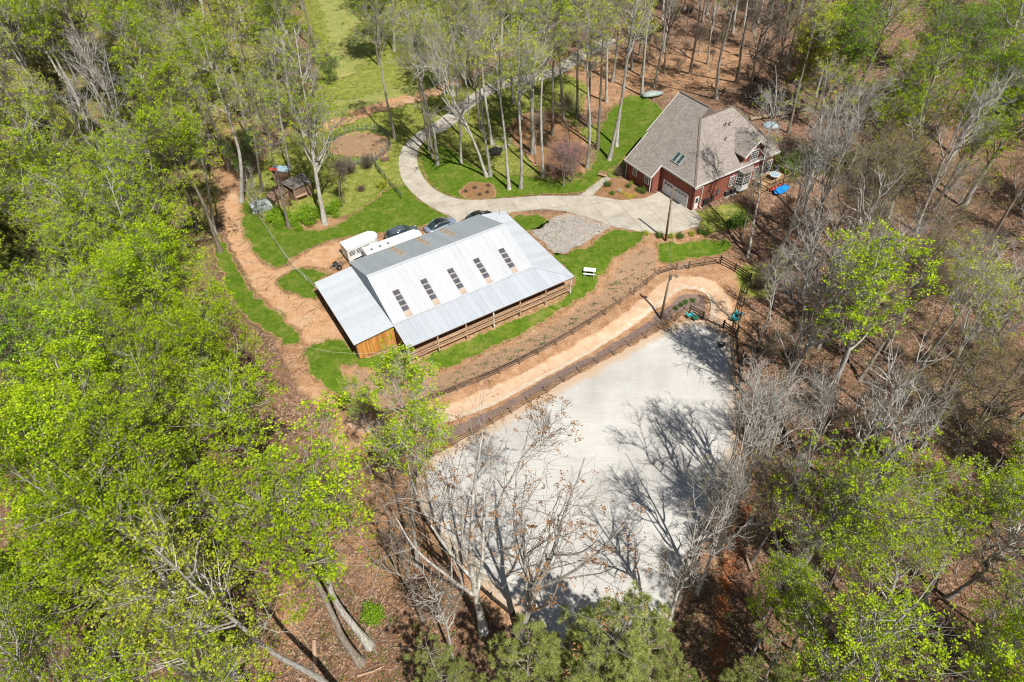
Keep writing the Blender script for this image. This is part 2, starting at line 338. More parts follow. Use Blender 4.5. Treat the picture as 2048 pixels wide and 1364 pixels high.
MT['siding'] = simple('blue_grey_metal_siding', (0.16, 0.21, 0.27), (0.22, 0.28, 0.34), 2, 0.5, metal=0.2)
MT['orange'] = wood_mat('golden_stained_boards', (0.42, 0.17, 0.035), (0.54, 0.25, 0.06), (0.64, 0.34, 0.10), (1, 1, 0.15))
MT['tan'] = wood_mat('weathered_tan_boards', (0.30, 0.19, 0.12), (0.42, 0.28, 0.18), (0.52, 0.38, 0.26), (0.3, 0.3, 1))
MT['fence'] = wood_mat('weathered_brown_rails', (0.11, 0.07, 0.045), (0.19, 0.13, 0.09), (0.29, 0.215, 0.16), (0.5, 0.5, 1))
MT['fence_dark'] = wood_mat('black_stained_rails', (0.02, 0.014, 0.011), (0.045, 0.034, 0.028), (0.09, 0.07, 0.058), (0.5, 0.5, 1))
MT['pole'] = wood_mat('creosote_pole_wood', (0.09, 0.065, 0.04), (0.16, 0.12, 0.08), (0.24, 0.19, 0.13), (1, 1, 0.2))
MT['log'] = wood_mat('stripped_log_wood', (0.17, 0.12, 0.08), (0.29, 0.22, 0.15), (0.42, 0.34, 0.24), (1, 1, 1))
MT['deck'] = wood_mat('golden_deck_boards', (0.30, 0.18, 0.09), (0.40, 0.26, 0.14), (0.50, 0.35, 0.20), (0.3, 1, 1))
MT['dark'] = simple('interior_shade_black', (0.012, 0.011, 0.010), (0.03, 0.026, 0.022), 3)  # shade inside openings, put into the colour
MT['fibre'] = simple('smoked_skylight_sheet', (0.055, 0.058, 0.07), (0.12, 0.12, 0.135), 2.5, 0.3)
MT['fibre_tan'] = simple('tan_fibreglass_sheet', (0.36, 0.27, 0.20), (0.50, 0.42, 0.34), 2.0, 0.5)
MT['fibre_grey'] = simple('mottled_amber_fibreglass', (0.27, 0.22, 0.17), (0.44, 0.37, 0.28), 2.5, 0.5)
MT['shingle'] = shingle_mat(); MT['brick'] = brick_mat()
MT['white'] = simple('white_paint', (0.74, 0.74, 0.72), (0.66, 0.66, 0.64), 2, 0.45, spec=0.4)
MT['door_white'] = simple('pale_garage_door_paint', (0.66, 0.66, 0.68), (0.60, 0.60, 0.62), 1.5, 0.5, spec=0.4)
MT['steel'] = simple('worn_galvanised_steel', (0.34, 0.36, 0.38), (0.24, 0.25, 0.26), 5, 0.45, metal=0.7)
MT['black'] = simple('black_rubber', (0.018, 0.018, 0.019), (0.03, 0.03, 0.03), 6, 0.8)
MT['plastic'] = simple('black_plastic', (0.02, 0.021, 0.024), (0.045, 0.046, 0.05), 5, 0.45, spec=0.5)
MT['teal'] = simple('faded_teal_plastic', (0.03, 0.34, 0.38), (0.05, 0.42, 0.46), 4, 0.5, spec=0.4)
MT['green_plastic'] = simple('dark_green_plastic', (0.02, 0.09, 0.065), (0.03, 0.13, 0.09), 4, 0.5)
MT['blue'] = simple('bright_blue_plastic', (0.01, 0.16, 0.55), (0.02, 0.26, 0.70), 3, 0.35, spec=0.5)
MT['red'] = simple('faded_red_sheet', (0.40, 0.045, 0.04), (0.52, 0.10, 0.08), 3, 0.5)
MT['tarp_green'] = simple('grey_green_tarpaulin', (0.20, 0.27, 0.25), (0.36, 0.42, 0.40), 2.0, 0.5, bump=0.6, bscale=4)
MT['tarp_blue'] = simple('pale_blue_tarpaulin', (0.22, 0.36, 0.46), (0.42, 0.50, 0.52), 1.6, 0.55, bump=0.6, bscale=5)
MT['hoop'] = simple('dusty_white_sheeting', (0.27, 0.32, 0.32), (0.40, 0.42, 0.39), 1.2, 0.6)
MT['shed_brown'] = mulch_mat('brown_shed_roofing', (0.15, 0.09, 0.06), (0.25, 0.165, 0.115), (0.34, 0.24, 0.18), False)
MT['shed_grey'] = mulch_mat('mossy_grey_shed_roofing', (0.09, 0.085, 0.075), (0.16, 0.15, 0.135), (0.26, 0.21, 0.17), False)
MT['panel_green'] = simple('green_painted_pen_tube', (0.07, 0.13, 0.12), (0.14, 0.20, 0.20), 3, 0.45, metal=0.3)
MT['stone'] = simple('grey_fieldstone', (0.22, 0.20, 0.18), (0.36, 0.34, 0.31), 4, 0.9, bump=0.6, bscale=8)
MT['petal'] = leaf_mat('yellow_daffodil_petal', (0.62, 0.50, 0.02), (0.75, 0.66, 0.10), 0.2)
MT['petal_white'] = leaf_mat('white_blossom', (0.6, 0.58, 0.5), (0.8, 0.78, 0.72), 0.2)
MT['wire'] = simple('grey_wire', (0.10, 0.10, 0.10), (0.16, 0.16, 0.16), 2, 0.5)
MT['rope'] = simple('pale_electric_rope', (0.50, 0.46, 0.38), (0.60, 0.56, 0.48), 2, 0.8)
MT['window'] = NT('blue_grey_window_glass', 0.08, 0.6).m
MT['window'].node_tree.nodes['Principled BSDF'].inputs['Base Color'].default_value = (0.03, 0.045, 0.055, 1)
def paint(name, c):
    k = NT(name, 0.28, 0.6); k.col(k.ramp(k.noise(1.5, 2), [(0.3, c), (0.7, tuple(v * 0.93 for v in c))])); k.b.inputs['Coat Weight'].default_value = 0.6; k.b.inputs['Metallic'].default_value = 0.35; return k.m
MT['car_silver'] = paint('silver_blue_car_paint', (0.30, 0.37, 0.47)); MT['car_slate'] = paint('slate_grey_car_paint', (0.13, 0.17, 0.20)); MT['car_black'] = paint('black_car_paint', (0.025, 0.027, 0.03))
MT['lamp'] = simple('clear_lamp_lens', (0.6, 0.6, 0.6), (0.5, 0.5, 0.5), 3, 0.2); MT['lamp_red'] = simple('red_lamp_lens', (0.3, 0.01, 0.01), (0.2, 0.01, 0.01), 3, 0.2)

# ================================================================== GROUND
def axis(lo, hi, step, far):
    a = list(np.arange(lo, hi + 1e-6, step)); s = step; x = a[-1]
    while x < far: s *= 1.22; x += s; a.append(x)
    s = step; x = a[0]
    while x > -far: s *= 1.22; x -= s; a.insert(0, x)
    return np.array(a)
gx = axis(-60, 60, 0.5, 1500); gy = axis(15, 135, 0.5, 1500)
GX, GY = np.meshgrid(gx, gy)
RED_GULLY = [(1500, 905), (1520, 960), (1500, 1010), (1480, 1060), (1462, 1120), (1450, 1190), (1440, 1290), (1436, 1400)]
def seg_dist(X, Y, pts):
    d = np.full(X.shape, 1e9)
    for (ax_, ay_), (bx_, by_) in zip(pts[:-1], pts[1:]):
        vx, vy = bx_ - ax_, by_ - ay_; L = vx * vx + vy * vy
        t = np.clip(((X - ax_) * vx + (Y - ay_) * vy) / L, 0, 1)
        d = np.minimum(d, np.hypot(X - ax_ - t * vx, Y - ay_ - t * vy))
    return d
gully = G(RED_GULLY)
GZ = Z(GX, GY)
gd = seg_dist(GX, GY, gully)
rng = np.random.RandomState(3)
GZ = GZ - 0.75 * np.exp(-(gd / 0.75) ** 2)
GZ = GZ + 0.03 * np.sin(GX * 3.1 + np.sin(GY * 2.2)) * np.sin(GY * 2.7 + np.sin(GX * 1.7))
V = np.stack([GX, GY, GZ - 0.06], -1).reshape(-1, 3)
ny, nx = GX.shape
idx = np.arange(nx * ny).reshape(ny, nx)
Q = np.stack([idx[:-1, :-1], idx[:-1, 1:], idx[1:, 1:], idx[1:, :-1]], -1).reshape(-1, 4)
gm = np_mesh('ground', V, Q, smooth=True, mats=[MT['ground']])
def soft(polys, amt, width=5):
    m = np.zeros(GX.shape)
    for p in polys: m = np.maximum(m, pip(GX, GY, G(p)).astype(float) * amt)
    for _ in range(width):
        m[1:-1] = (m[:-2] + m[1:-1] + m[2:]) / 3; m[:, 1:-1] = (m[:, :-2] + m[:, 1:-1] + m[:, 2:]) / 3
    return m
CLAY = [[(440, 440), (560, 420), (700, 440), (1000, 420), (1250, 440), (1420, 470), (1500, 520), (1500, 640), (1480, 700), (1500, 900), (1470, 1010), (1390, 1200), (1150, 1330), (930, 1200), (820, 1000), (700, 860), (600, 780), (560, 700)]]
CLAY2 = [[(640, 800), (860, 900), (830, 1000), (900, 1160), (700, 1200), (620, 1000), (640, 850)], [(520, 1150), (620, 1080), (640, 1250), (560, 1400), (470, 1400)],
         [(440, 150), (500, 200), (495, 380), (400, 520), (400, 300)], [(1040, 120), (1500, 60), (1500, 170), (1300, 200), (1100, 240)], [(1470, 880), (1530, 900), (1560, 1000), (1490, 1120), (1440, 1300), (1380, 1300), (1400, 1150)]]
GRASSY = [[(630, 110), (930, 80), (930, 210), (620, 260)], [(470, 500), (470, 400), (540, 300), (640, 210), (800, 165), (900, 120), (1060, 110), (1180, 170), (1150, 260), (1290, 215), (1330, 250), (1250, 350), (1100, 380), (860, 380), (700, 430), (560, 450)],
          [(560, -60), (1150, -60), (1060, 70), (900, 110), (740, 140), (640, 160), (600, 40)], [(1480, 300), (1640, 300), (1800, 310), (1860, 350), (1700, 350), (1540, 360)],
          [(-300, 300), (60, 350), (90, 560), (0, 640), (-300, 600)], [(1360, 430), (1480, 400), (1510, 440), (1420, 470)], [(1470, 530), (1570, 530), (1540, 600), (1480, 600)]]
LEFTG = [[(-400, -100), (640, -60), (560, 180), (440, 330), (455, 400), (440, 560), (400, 640), (-400, 700)]]
att = {'clay': np.maximum(soft(CLAY, 1.0, 3), soft(CLAY2, 0.62, 8)), 'grassy': np.maximum(soft(GRASSY, 0.9, 4), soft(LEFTG, 0.52, 8)), 'red': np.exp(-(gd / 1.0) ** 2) * 0.62}
for nm, a in att.items():
    at = gm.attributes.new(nm, 'FLOAT', 'POINT'); at.data.foreach_set('value', a.astype(np.float32).ravel())
link('ground', gm, kind='structure')

def smooth_closed(pts, step=0.5, closed=True):
    pts = [Vector(p).to_2d() if len(p) > 2 else Vector(p) for p in pts]; out = []; n = len(pts)
    rngi = range(n) if closed else range(n - 1)
    for i in rngi:
        p1, p2 = pts[i], pts[(i + 1) % n]
        p0 = pts[(i - 1) % n] if closed or i > 0 else p1; p3 = pts[(i + 2) % n] if closed or i + 2 < n else p2
        m = max(1, int((p2 - p1).length / step))
        for k in range(m):
            t = k / m; out.append(0.5 * ((2 * p1) + (p2 - p0) * t + (2 * p0 - 5 * p1 + 4 * p2 - p3) * t * t + (3 * p1 - p0 - 3 * p2 + p3) * t ** 3))
    if not closed: out.append(pts[-1])
    return out
def jitter(b, amp, sc=0.8):
    out = []
    for p in b:
        q = Vector((p.x * sc, p.y * sc, 3.3)); out.append(Vector((p.x + amp * mnoise.fractal(q, 0.6, 2.1, 4), p.y + amp * mnoise.fractal(q + Vector((9, 4, 7)), 0.6, 2.1, 4))))
    return out
def sheet(name, px, off, mat, step=0.35, amp=0.0, spacing=0.8, smooth=True, world=None, ew=0.7, **kw):
    b = world if world is not None else G(px)
    b = smooth_closed(b, step) if smooth else [Vector(p) for p in b]
    if amp: b = jitter(b, amp)
    xs = [p.x for p in b]; ys = [p.y for p in b]
    X, Y = np.meshgrid(np.arange(min(xs), max(xs), spacing), np.arange(min(ys), max(ys), spacing))
    X = X.ravel() + 0.011; Y = Y.ravel() + 0.013; ins = pip(X, Y, [(p.x, p.y) for p in b])
    inner = [Vector((x, y)) for x, y in zip(X[ins], Y[ins])]
    n = len(b); vs, es, fs, *_ = delaunay_2d_cdt(b + inner, [(i, (i + 1) % n) for i in range(n)], [], 1, 1e-5)
    arr = np.array([(v.x, v.y) for v in vs]); zz = Z(arr[:, 0], arr[:, 1]) + off
    me = bpy.data.meshes.new(name); me.from_pydata([(x, y, z) for (x, y), z in zip(arr, zz)], [], [tuple(f) for f in fs])
    me.materials.append(mat); me.update()
    if me.polygons and me.polygons[0].normal.z < 0: me.flip_normals()
    bb = [(p.x, p.y) for p in b]; ed_ = seg_dist(arr[:, 0], arr[:, 1], bb + bb[:1]); at_ = me.attributes.new('edge', 'FLOAT', 'POINT'); at_.data.foreach_set('value', (1 - sstep(0.0, ew, ed_)).astype(np.float32))
    me.shade_smooth()
    o = link(name, me, **(kw or {'kind': 'structure'}))
    return o, [(p.x, p.y) for p in b], arr
LAWNS = [
 [(436, 470), (462, 505), (488, 560), (520, 600), (556, 625), (590, 655), (603, 672), (600, 688), (572, 690), (545, 670), (500, 640), (455, 590), (440, 540), (428, 500)],
 [(607, 700), (640, 683), (680, 678), (715, 706), (740, 712), (798, 697), (812, 702), (795, 722), (745, 738), (690, 730), (694, 770), (704, 806), (690, 812), (650, 775), (618, 742)],
 [(488, 395), (520, 430), (560, 452), (640, 458), (690, 440), (735, 410), (780, 375), (812, 372), (842, 402), (872, 421), (903, 436), (868, 447), (812, 461), (760, 466), (700, 474), (655, 484), (608, 502), (572, 528), (548, 536), (524, 520), (500, 488), (484, 440)],
 [(556, 566), (575, 545), (600, 535), (636, 542), (660, 548), (640, 562), (631, 580), (640, 597), (612, 596), (580, 586)],
 [(1018, 432), (1050, 429), (1085, 431), (1100, 440), (1088, 452), (1058, 463), (1040, 455)],
 [(1288, 466), (1255, 461), (1222, 462), (1180, 490), (1140, 503), (1105, 512), (1128, 535), (1150, 556), (1130, 590), (1080, 617), (1010, 645), (960, 667), (900, 688), (862, 703), (852, 722), (880, 738), (930, 722), (1000, 690), (1070, 655), (1130, 617), (1185, 583), (1210, 545), (1238, 515), (1280, 487)],
 [(1312, 489), (1350, 484), (1400, 480), (1452, 476), (1466, 490), (1440, 510), (1380, 520), (1330, 526), (1316, 508)],
 [(838, 318), (850, 352), (880, 383), (925, 398), (980, 398), (1080, 390), (1160, 387), (1188, 372), (1215, 345), (1255, 312), (1300, 270), (1330, 240), (1310, 205), (1262, 190), (1225, 215), (1205, 250), (1190, 290), (1180, 340), (1130, 362), (1060, 352), (1000, 345), (950, 330), (905, 300), (865, 285), (845, 295)],
]
lawn_bounds = []
for i, L in enumerate(LAWNS):
    o, b, a = sheet('lawn', L, 0.03, MT['lawn'], amp=0.45, spacing=.6); lawn_bounds.append(b)
# far mown field and the meadow by the drive
for pl in ([(640, -50), (820, -50), (790, 20), (745, 90), (700, 150), (672, 150), (655, 60)], [(640, 215), (700, 200), (800, 172), (870, 160), (860, 178), (780, 215), (700, 245), (650, 262)]):
    o, b, a = sheet('meadow', pl, 0.025, MT['meadow'], amp=1.2, spacing=2.0)

PATHB = [(696, 832), (760, 838), (810, 838), (880, 815), (960, 782), (1040, 746), (1100, 714), (1200, 657), (1280, 600), (1325, 562), (1350, 552), (1400, 553), (1448, 578), (1468, 615), (1460, 664), (1440, 658), (1415, 645), (1425, 615), (1410, 588), (1370, 580), (1335, 603), (1290, 637), (1200, 692), (1100, 744), (1000, 803), (930, 832), (880, 852), (830, 872), (760, 870), (704, 862)]
sheet('dirt_path', PATHB, 0.02, MT['path_pale'], amp=0.3)
sheet('dirt_path', [(463, 380), (480, 395), (484, 430), (496, 480), (522, 525), (552, 540), (580, 528), (612, 506), (660, 488), (712, 482), (700, 505), (672, 520), (655, 536), (612, 532), (575, 545), (554, 566), (575, 588), (625, 598), (660, 630), (706, 690), (680, 682), (625, 688), (604, 684), (604, 664), (575, 640), (530, 600), (500, 565), (470, 510), (446, 450), (446, 410)], 0.015, MT['path'], amp=0.5)
sheet('mulch_bank', [(1348, 600), (1372, 588), (1402, 592), (1414, 612), (1400, 628), (1374, 618), (1310, 655), (1240, 697), (1138, 752), (1020, 818), (940, 862), (880, 892), (846, 884), (885, 862), (930, 842), (1000, 812), (1100, 753), (1200, 701), (1290, 647)], 0.03, MT['mulch'], amp=0.3, ew=.35, spacing=.5)
sheet('embankment', [(840, 762), (900, 742), (1000, 700), (1080, 664), (1140, 626), (1195, 588), (1222, 550), (1248, 518), (1290, 490), (1308, 500), (1322, 528), (1290, 566), (1225, 612), (1150, 660), (1060, 712), (960, 765), (880, 797), (800, 812), (730, 812), (708, 790), (700, 740), (745, 742), (800, 728)], 0.012, MT['bank'], amp=0.5)
sheet('gravel_patch', [(1092, 442), (1130, 424), (1180, 438), (1222, 452), (1182, 482), (1130, 506), (1108, 508), (1085, 484), (1062, 466)], 0.03, MT['gravel'], amp=0.5)
ARENA = [(872, 912), (945, 868), (1020, 828), (1138, 759), (1240, 706), (1345, 650), (1400, 642), (1445, 662), (1466, 688), (1472, 780), (1478, 880), (1438, 1000), (1372, 1175), (1300, 1300), (1180, 1345), (1100, 1290), (1024, 1228), (945, 1155), (868, 1060), (832, 1000), (838, 940)]
ao, ab, aa = sheet('arena', ARENA, 0.035, MT['sand'], amp=0.3)
ed = seg_dist(aa[:, 0], aa[:, 1], ab + ab[:1]); at = ao.data.attributes['edge']
top = 1 - sstep(0.0, 2.6, ed); at.data.foreach_set('value', top.astype(np.float32))
MT['track'] = simple('pale_worn_wheel_track', (0.46, 0.35, 0.24), (0.56, 0.47, 0.37), 1.5, .95, bump=.4)
for off_ in (-.75,):
    cl = smooth_closed(G([(1330, 572), (1365, 566), (1395, 570), (1420, 585), (1434, 608), (1434, 632), (1426, 648)] if off_ > 0 else [(840, 845), (960, 806), (1080, 745), (1200, 676), (1300, 606), (1350, 570), (1395, 568), (1424, 584), (1438, 610), (1436, 640)]), .6, False)
    nn = [(b - a).normalized() for a, b in zip(cl[:-1], cl[1:])]; nn.append(nn[-1]); wd = .28 if off_ < 0 else .4
    Lp = [p + Vector((-d.y, d.x)) * (off_ + wd) for p, d in zip(cl, nn)]; Rp = [p + Vector((-d.y, d.x)) * (off_ - wd) for p, d in zip(cl, nn)]
    sheet('wheel_track', None, .04, MT['track'], smooth=False, world=[tuple(p) for p in Lp + Rp[::-1]], amp=.1)
sheet('flower_bed', [(1184, 384), (1200, 366), (1225, 358), (1255, 362), (1302, 387), (1290, 398), (1240, 402), (1200, 396)], 0.04, MT['bedmulch'], amp=0.25)
sheet('shrub_bed', [(918, 384), (940, 366), (975, 366), (992, 380), (985, 394), (955, 399), (928, 396)], 0.04, MT['bedmulch'], amp=0.3)
sheet('shrub_bed', [(1020, 250), (1060, 225), (1120, 228), (1175, 290), (1178, 335), (1140, 352), (1090, 345), (1040, 300)], 0.03, MT['bedmulch'], amp=0.9, ew=2.2)
sheet('dirt_pen_floor', [(660, 300), (675, 275), (715, 266), (755, 268), (778, 285), (776, 305), (750, 318), (700, 315)], 0.02, MT['bank'], amp=0.7, ew=1.6)
sheet('far_track', [(640, 248), (700, 226), (790, 195), (905, 160), (975, 120), (1000, 60), (1010, 62), (992, 130), (915, 172), (795, 215), (705, 245), (650, 262)], 0.03, MT['path'], amp=0.9)

# ---- concrete driveway built slab by slab
drive = empty('driveway'); drive['kind'] = 'structure'
def tb(p, off): return (p[0], p[1], float(Z(p[0], p[1])) + off)
def slab_obj(poly, parent=drive, th=0.12, top=0.06, gap=0.02, mat='conc'):
    c = Vector((sum(p[0] for p in poly) / len(poly), sum(p[1] for p in poly) / len(poly))); q = []
    for p in poly:
        d = c - Vector(p[:2]); L = d.length or 1; q.append(Vector(p[:2]) + d / L * gap)
    m = MB(); m.slab([tb(p, top) for p in q], th); return m.build('slab', MT[mat], parent)
def resamp(pts, n):
    pts = [Vector(p) for p in pts]; L = [0]
    for a, b in zip(pts[:-1], pts[1:]): L.append(L[-1] + (b - a).length)
    out = []
    for k in range(n):
        s = L[-1] * k / (n - 1); i = max(j for j in range(len(L)) if L[j] <= s + 1e-9); i = min(i, len(pts) - 2)
        out.append(pts[i].lerp(pts[i + 1], (s - L[i]) / max(L[i + 1] - L[i], 1e-9)))
    return out
OUT = [(1205, 72), (1110, 132), (1010, 158), (930, 198), (868, 246), (832, 268), (806, 294), (797, 325), (806, 363), (838, 398), (872, 420), (904, 434)]
INN = [(1232, 80), (1132, 143), (1022, 172), (945, 214), (900, 255), (862, 274), (842, 290), (834, 320), (846, 353), (874, 382), (922, 399), (982, 399)]
so = resamp(smooth_closed(G(OUT), 0.5, False), 62); si = resamp(smooth_closed(G(INN), 0.5, False), 62)
for a, b, c, d in zip(so[:-1], si[:-1], si[1:], so[1:]): slab_obj([a, b, c, d], gap=0.022)
APRON = G([(904, 434), (982, 399), (1080, 392), (1190, 392), (1240, 401), (1290, 397), (1322, 382), (1374, 413), (1388, 420), (1402, 436), (1398, 452), (1340, 469), (1290, 465), (1230, 455), (1172, 434), (1130, 422), (1085, 418), (1022, 424), (1005, 432), (960, 442), (905, 452), (850, 470), (845, 462), (905, 442)])
def clip(poly, nx_, ny_, c):
    out = []
    for i in range(len(poly)):
        p, q = poly[i], poly[(i + 1) % len(poly)]; a = nx_ * p[0] + ny_ * p[1] - c; b = nx_ * q[0] + ny_ * q[1] - c
        if a <= 0: out.append(p)
        if (a < 0 < b) or (b < 0 < a):
            t = a / (a - b); out.append((p[0] + (q[0] - p[0]) * t, p[1] + (q[1] - p[1]) * t))
    return out
def slab_grid(poly, ang, size, **kw):
    poly = [tuple(p) for p in poly]; ca, sa = math.cos(ang), math.sin(ang)
    us = [p[0] * ca + p[1] * sa for p in poly]; vs = [-p[0] * sa + p[1] * ca for p in poly]
    u = min(us)
    while u < max(us):
        v = min(vs)
        while v < max(vs):
            c = clip(clip(clip(clip(poly, ca, sa, u + size - .015), -ca, -sa, -u - .015), -sa, ca, v + size - .015), sa, -ca, -v - .015)
            c2 = [c[i] for i in range(len(c)) if math.dist(c[i], c[i - 1]) > 0.02] if len(c) > 2 else []
            ar = abs(sum(c2[i - 1][0] * c2[i][1] - c2[i][0] * c2[i - 1][1] for i in range(len(c2)))) / 2 if c2 else 0
            if ar > 0.15:
                if sum(c2[i - 1][0] * c2[i][1] - c2[i][0] * c2[i - 1][1] for i in range(len(c2))) < 0: c2 = c2[::-1]
                slab_obj(c2, gap=0.0, **kw)
            v += size
        u += size
slab_grid(APRON, R(20), 3.6)
slab_grid(G([(1158, 391), (1190, 368), (1212, 352), (1222, 358), (1204, 372), (1184, 392)]), R(40), 1.5)
m = MB()
for pl in (so + si[::-1], [Vector(p) for p in APRON]):
    pass
o, b, a = sheet('concrete_bed', None, -0.02, MT['joint'], smooth=False, world=[tuple(p) for p in so + si[::-1]], spacing=2.0); o.parent = drive
o, b, a = sheet('concrete_bed', None, -0.02, MT['joint'], smooth=False, world=[tuple(p) for p in APRON], spacing=2.0); o.parent = drive
for o in KIDS(drive):
    if 'kind' in o: del o['kind']

# ================================================================== BARN
bx, by, byaw = -13.755, 57.73, R(30.295)
BL, BW, YR, H1, HR, FA, H2, BB, BC, H3 = 19.26, 13.59, 6.63, 3.185, 5.72, 3.524, 2.276, 3.93, 5.0, 2.676
barn = empty('barn', (bx, by, 0), byaw, 'long white metal-roofed horse barn with skylight strips and open lean-to sides', 'barn')
def ribbed_panel(name, org, e1, e2, u0, u1, v0, v1, mat, parent, ribs=4):
    # org + u*e1 + v*e2; v0/v1 functions of u; raised ribs along e2
    e1 = Vector(e1).normalized(); e2 = Vector(e2); e2n = e2.normalized(); nrm = e1.cross(e2n).normalized()
    if nrm.z < 0: nrm = -nrm
    prof = []; pitch = (u1 - u0) / ribs
    for k in range(ribs):
        a = u0 + k * pitch
        prof += [(a, 0.0), (a + pitch * 0.58, 0.0), (a + pitch * 0.68, 0.032), (a + pitch * 0.90, 0.032)]
    prof.append((u1, 0.0)); vs = []
    for u, h in prof:
        for v in (v0(u), v1(u)): vs.append(Vector(org) + e1 * u + e2n * v + nrm * (h + 0.02))
    fs = [(2 * i, 2 * i + 2, 2 * i + 3, 2 * i + 1) for i in range(len(prof) - 1)]
    mb = MB(); mb.add(vs, fs); return mb.build(name, mat, parent)
def ribbed_roof(label, corners, e1, e2, width, v0, v1, mat, trim=None):
    # a deck slab (the roof part) carrying one sub-part per metal sheet
    mb = MB(); mb.slab([Vector(c) for c in corners], 0.07); rf = mb.build('roof', trim or MT['trim'], barn)
    if label: rf['label'] = label
    n = max(1, round(width / 0.93)); w_ = width / n
    for k in range(n):
        ribbed_panel('roof_panel', corners[0], e1, e2, k * w_ + 0.004, (k + 1) * w_ - 0.004, v0, v1, mat, rf)
    return rf
LF = math.hypot(YR, HR - H1); LRr = math.hypot(BW - YR, HR - H1)
ribbed_roof('white front roof slope', [(0, YR, HR), (0, 0, H1), (BL, 0, H1), (BL, YR, HR)], (1, 0, 0), (0, -YR, H1 - HR), BL, lambda u: 0.0, lambda u: LF + 0.12, MT['roof_white'])
ribbed_roof('grey rear roof slope', [(0, YR, HR), (BL, YR, HR), (BL, BW, H1), (0, BW, H1)], (1, 0, 0), (0, BW - YR, H1 - HR), BL, lambda u: 0.0, lambda u: LRr + 0.1, MT['roof_rear'])
MB().bar((-0.02, YR, HR + 0.06), (BL + 0.02, YR, HR + 0.06), 0.34, 0.03).build('ridge_cap', MT['roof_white'], barn)
LFA = math.hypot(FA, H1 - H2); XR = BL + BB
# front lean-to, hipped into the right-hand lean-to
fe = lambda u: 0.0 if u <= BL else (u - BL) / BB * LFA
ribbed_roof('galvanised front lean-to roof', [(0, 0, H1 - 0.1), (0, -FA, H2), (XR, -FA, H2), (BL, 0, H1 - 0.1)], (1, 0, 0), (0, -FA, H2 - H1 + 0.1), XR, fe, lambda u: LFA + 0.05, MT['roof_galv'])
LBB = math.hypot(BB, H1 - H2)
re_ = lambda u: 0.0 if u >= 0 else 0
ribbed_roof('galvanised right lean-to roof', [(BL, 0, H1 - 0.1), (XR, -FA, H2), (XR, BW, H2), (BL, BW, H1 - 0.1)], (0, 1, 0), (BB, 0, H2 - H1 + 0.1), BW, lambda u: 0.0, lambda u: LBB + 0.05, MT['roof_galv'])
rfx = [o for o in KIDS(barn) if o.name.startswith('roof')][-1]
for k in range(4):
    w_ = FA / 4; f0 = lambda u: (-u) / FA * LBB
    ribbed_panel('roof_panel', (BL, 0, H1 - 0.1), (0, 1, 0), (BB, 0, H2 - H1 + 0.1), -(k + 1) * w_, -k * w_, f0, lambda u: LBB + 0.05, MT['roof_galv'], rfx)
MB().bar((BL, 0, H1 - 0.03), (XR, -FA, H2 + 0.07), 0.22, 0.03).build('hip_cap', MT['roof_galv'], barn)
LBC = math.hypot(BC, H1 - 0.1 - H3)
ribbed_roof('galvanised left lean-to roof', [(0, -0.25, H1 - 0.12), (0, 12.8, H1 - 0.12), (-BC, 12.8, H3), (-BC, -0.25, H3)], (0, 1, 0), (-BC, 0, H3 - H1 + 0.12), 13.05, lambda u: 0.0, lambda u: LBC + 0.04, MT['roof_galv'])
for name, a, b_, wd, hh in (('fascia', (0, -0.02, H1 - 0.03), (BL, -0.02, H1 - 0.03), 0.05, 0.10), ('fascia', (0, -FA - 0.03, H2 - 0.06), (XR, -FA - 0.03, H2 - 0.06), 0.05, 0.12),
                            ('fascia', (XR + 0.04, -FA, H2 - 0.06), (XR + 0.04, BW, H2 - 0.06), 0.05, 0.12), ('fascia', (-BC - 0.04, -0.25, H3 - 0.07), (-BC - 0.04, 12.8, H3 - 0.07), 0.05, 0.14)):
    MB().bar(a, b_, wd, hh).build(name, MT['trim'], barn)
# gable ends and inner walls
mb = MB(); mb.add([(0.04, 0, 0), (0.04, BW, 0), (0.04, BW, H1 - .1), (0.04, YR, HR - .1), (0.04, 0, H1 - .1)], [(0, 1, 2, 3, 4)]); mb.add([(BL - 0.04, 0, 0), (BL - 0.04, BW, 0), (BL - 0.04, BW, H1 - .1), (BL - 0.04, YR, HR - .1), (BL - 0.04, 0, H1 - .1)], [(4, 3, 2, 1, 0)])
mb.build('gable_wall', MT['siding'], barn)
MB().box(0.1, BL - 0.1, BW - 0.2, BW - 0.1, 0, H1 - .1).build('rear_wall', MT['siding'], barn)
mb = MB()
for k in range(7):
    x0 = 0.1 + k * (BL - 0.2) / 7; mb.box(x0, x0 + 1.2, 0.02, 0.12, 0, H1 - .15)
mb.build('stall_wall', MT['tan'], barn)
MB().box(0.1, BL - .1, 1.5, 1.6, 0, H1 - 0.2).build('shade_backing', MT['dark'], barn)  # near-black sheet painting in the shaded interior behind the stall openings
# orange boarded end under the left lean-to, one board at a time
nb = 24
for k in range(nb):
    x0 = -BC + 0.32 + k * (BC - 0.36) / nb; x1 = x0 + (BC - 0.36) / nb - 0.012; t_ = (x0 + BC) / BC; zt = H3 + (H1 - .12 - H3) * t_ - 0.1
    MB().box(x0, x1, -0.02 - 0.012 * (k % 2), 0.03, 0.05, zt).build('board', MT['orange'], barn)
mb = MB()
for y in np.linspace(0.1, 12.6, 6): mb = MB(); mb.bar((-BC + .25, y, 0), (-BC + .25, y, H3 - .05), 0.15).build('post', MT['fence'], barn)
MB().box(-BC + 0.5, -0.1, 5.9, 6.0, 0, 2.6).build('stall_wall', MT['dark'], barn)  # near-black colour paints in the shade under the left lean-to
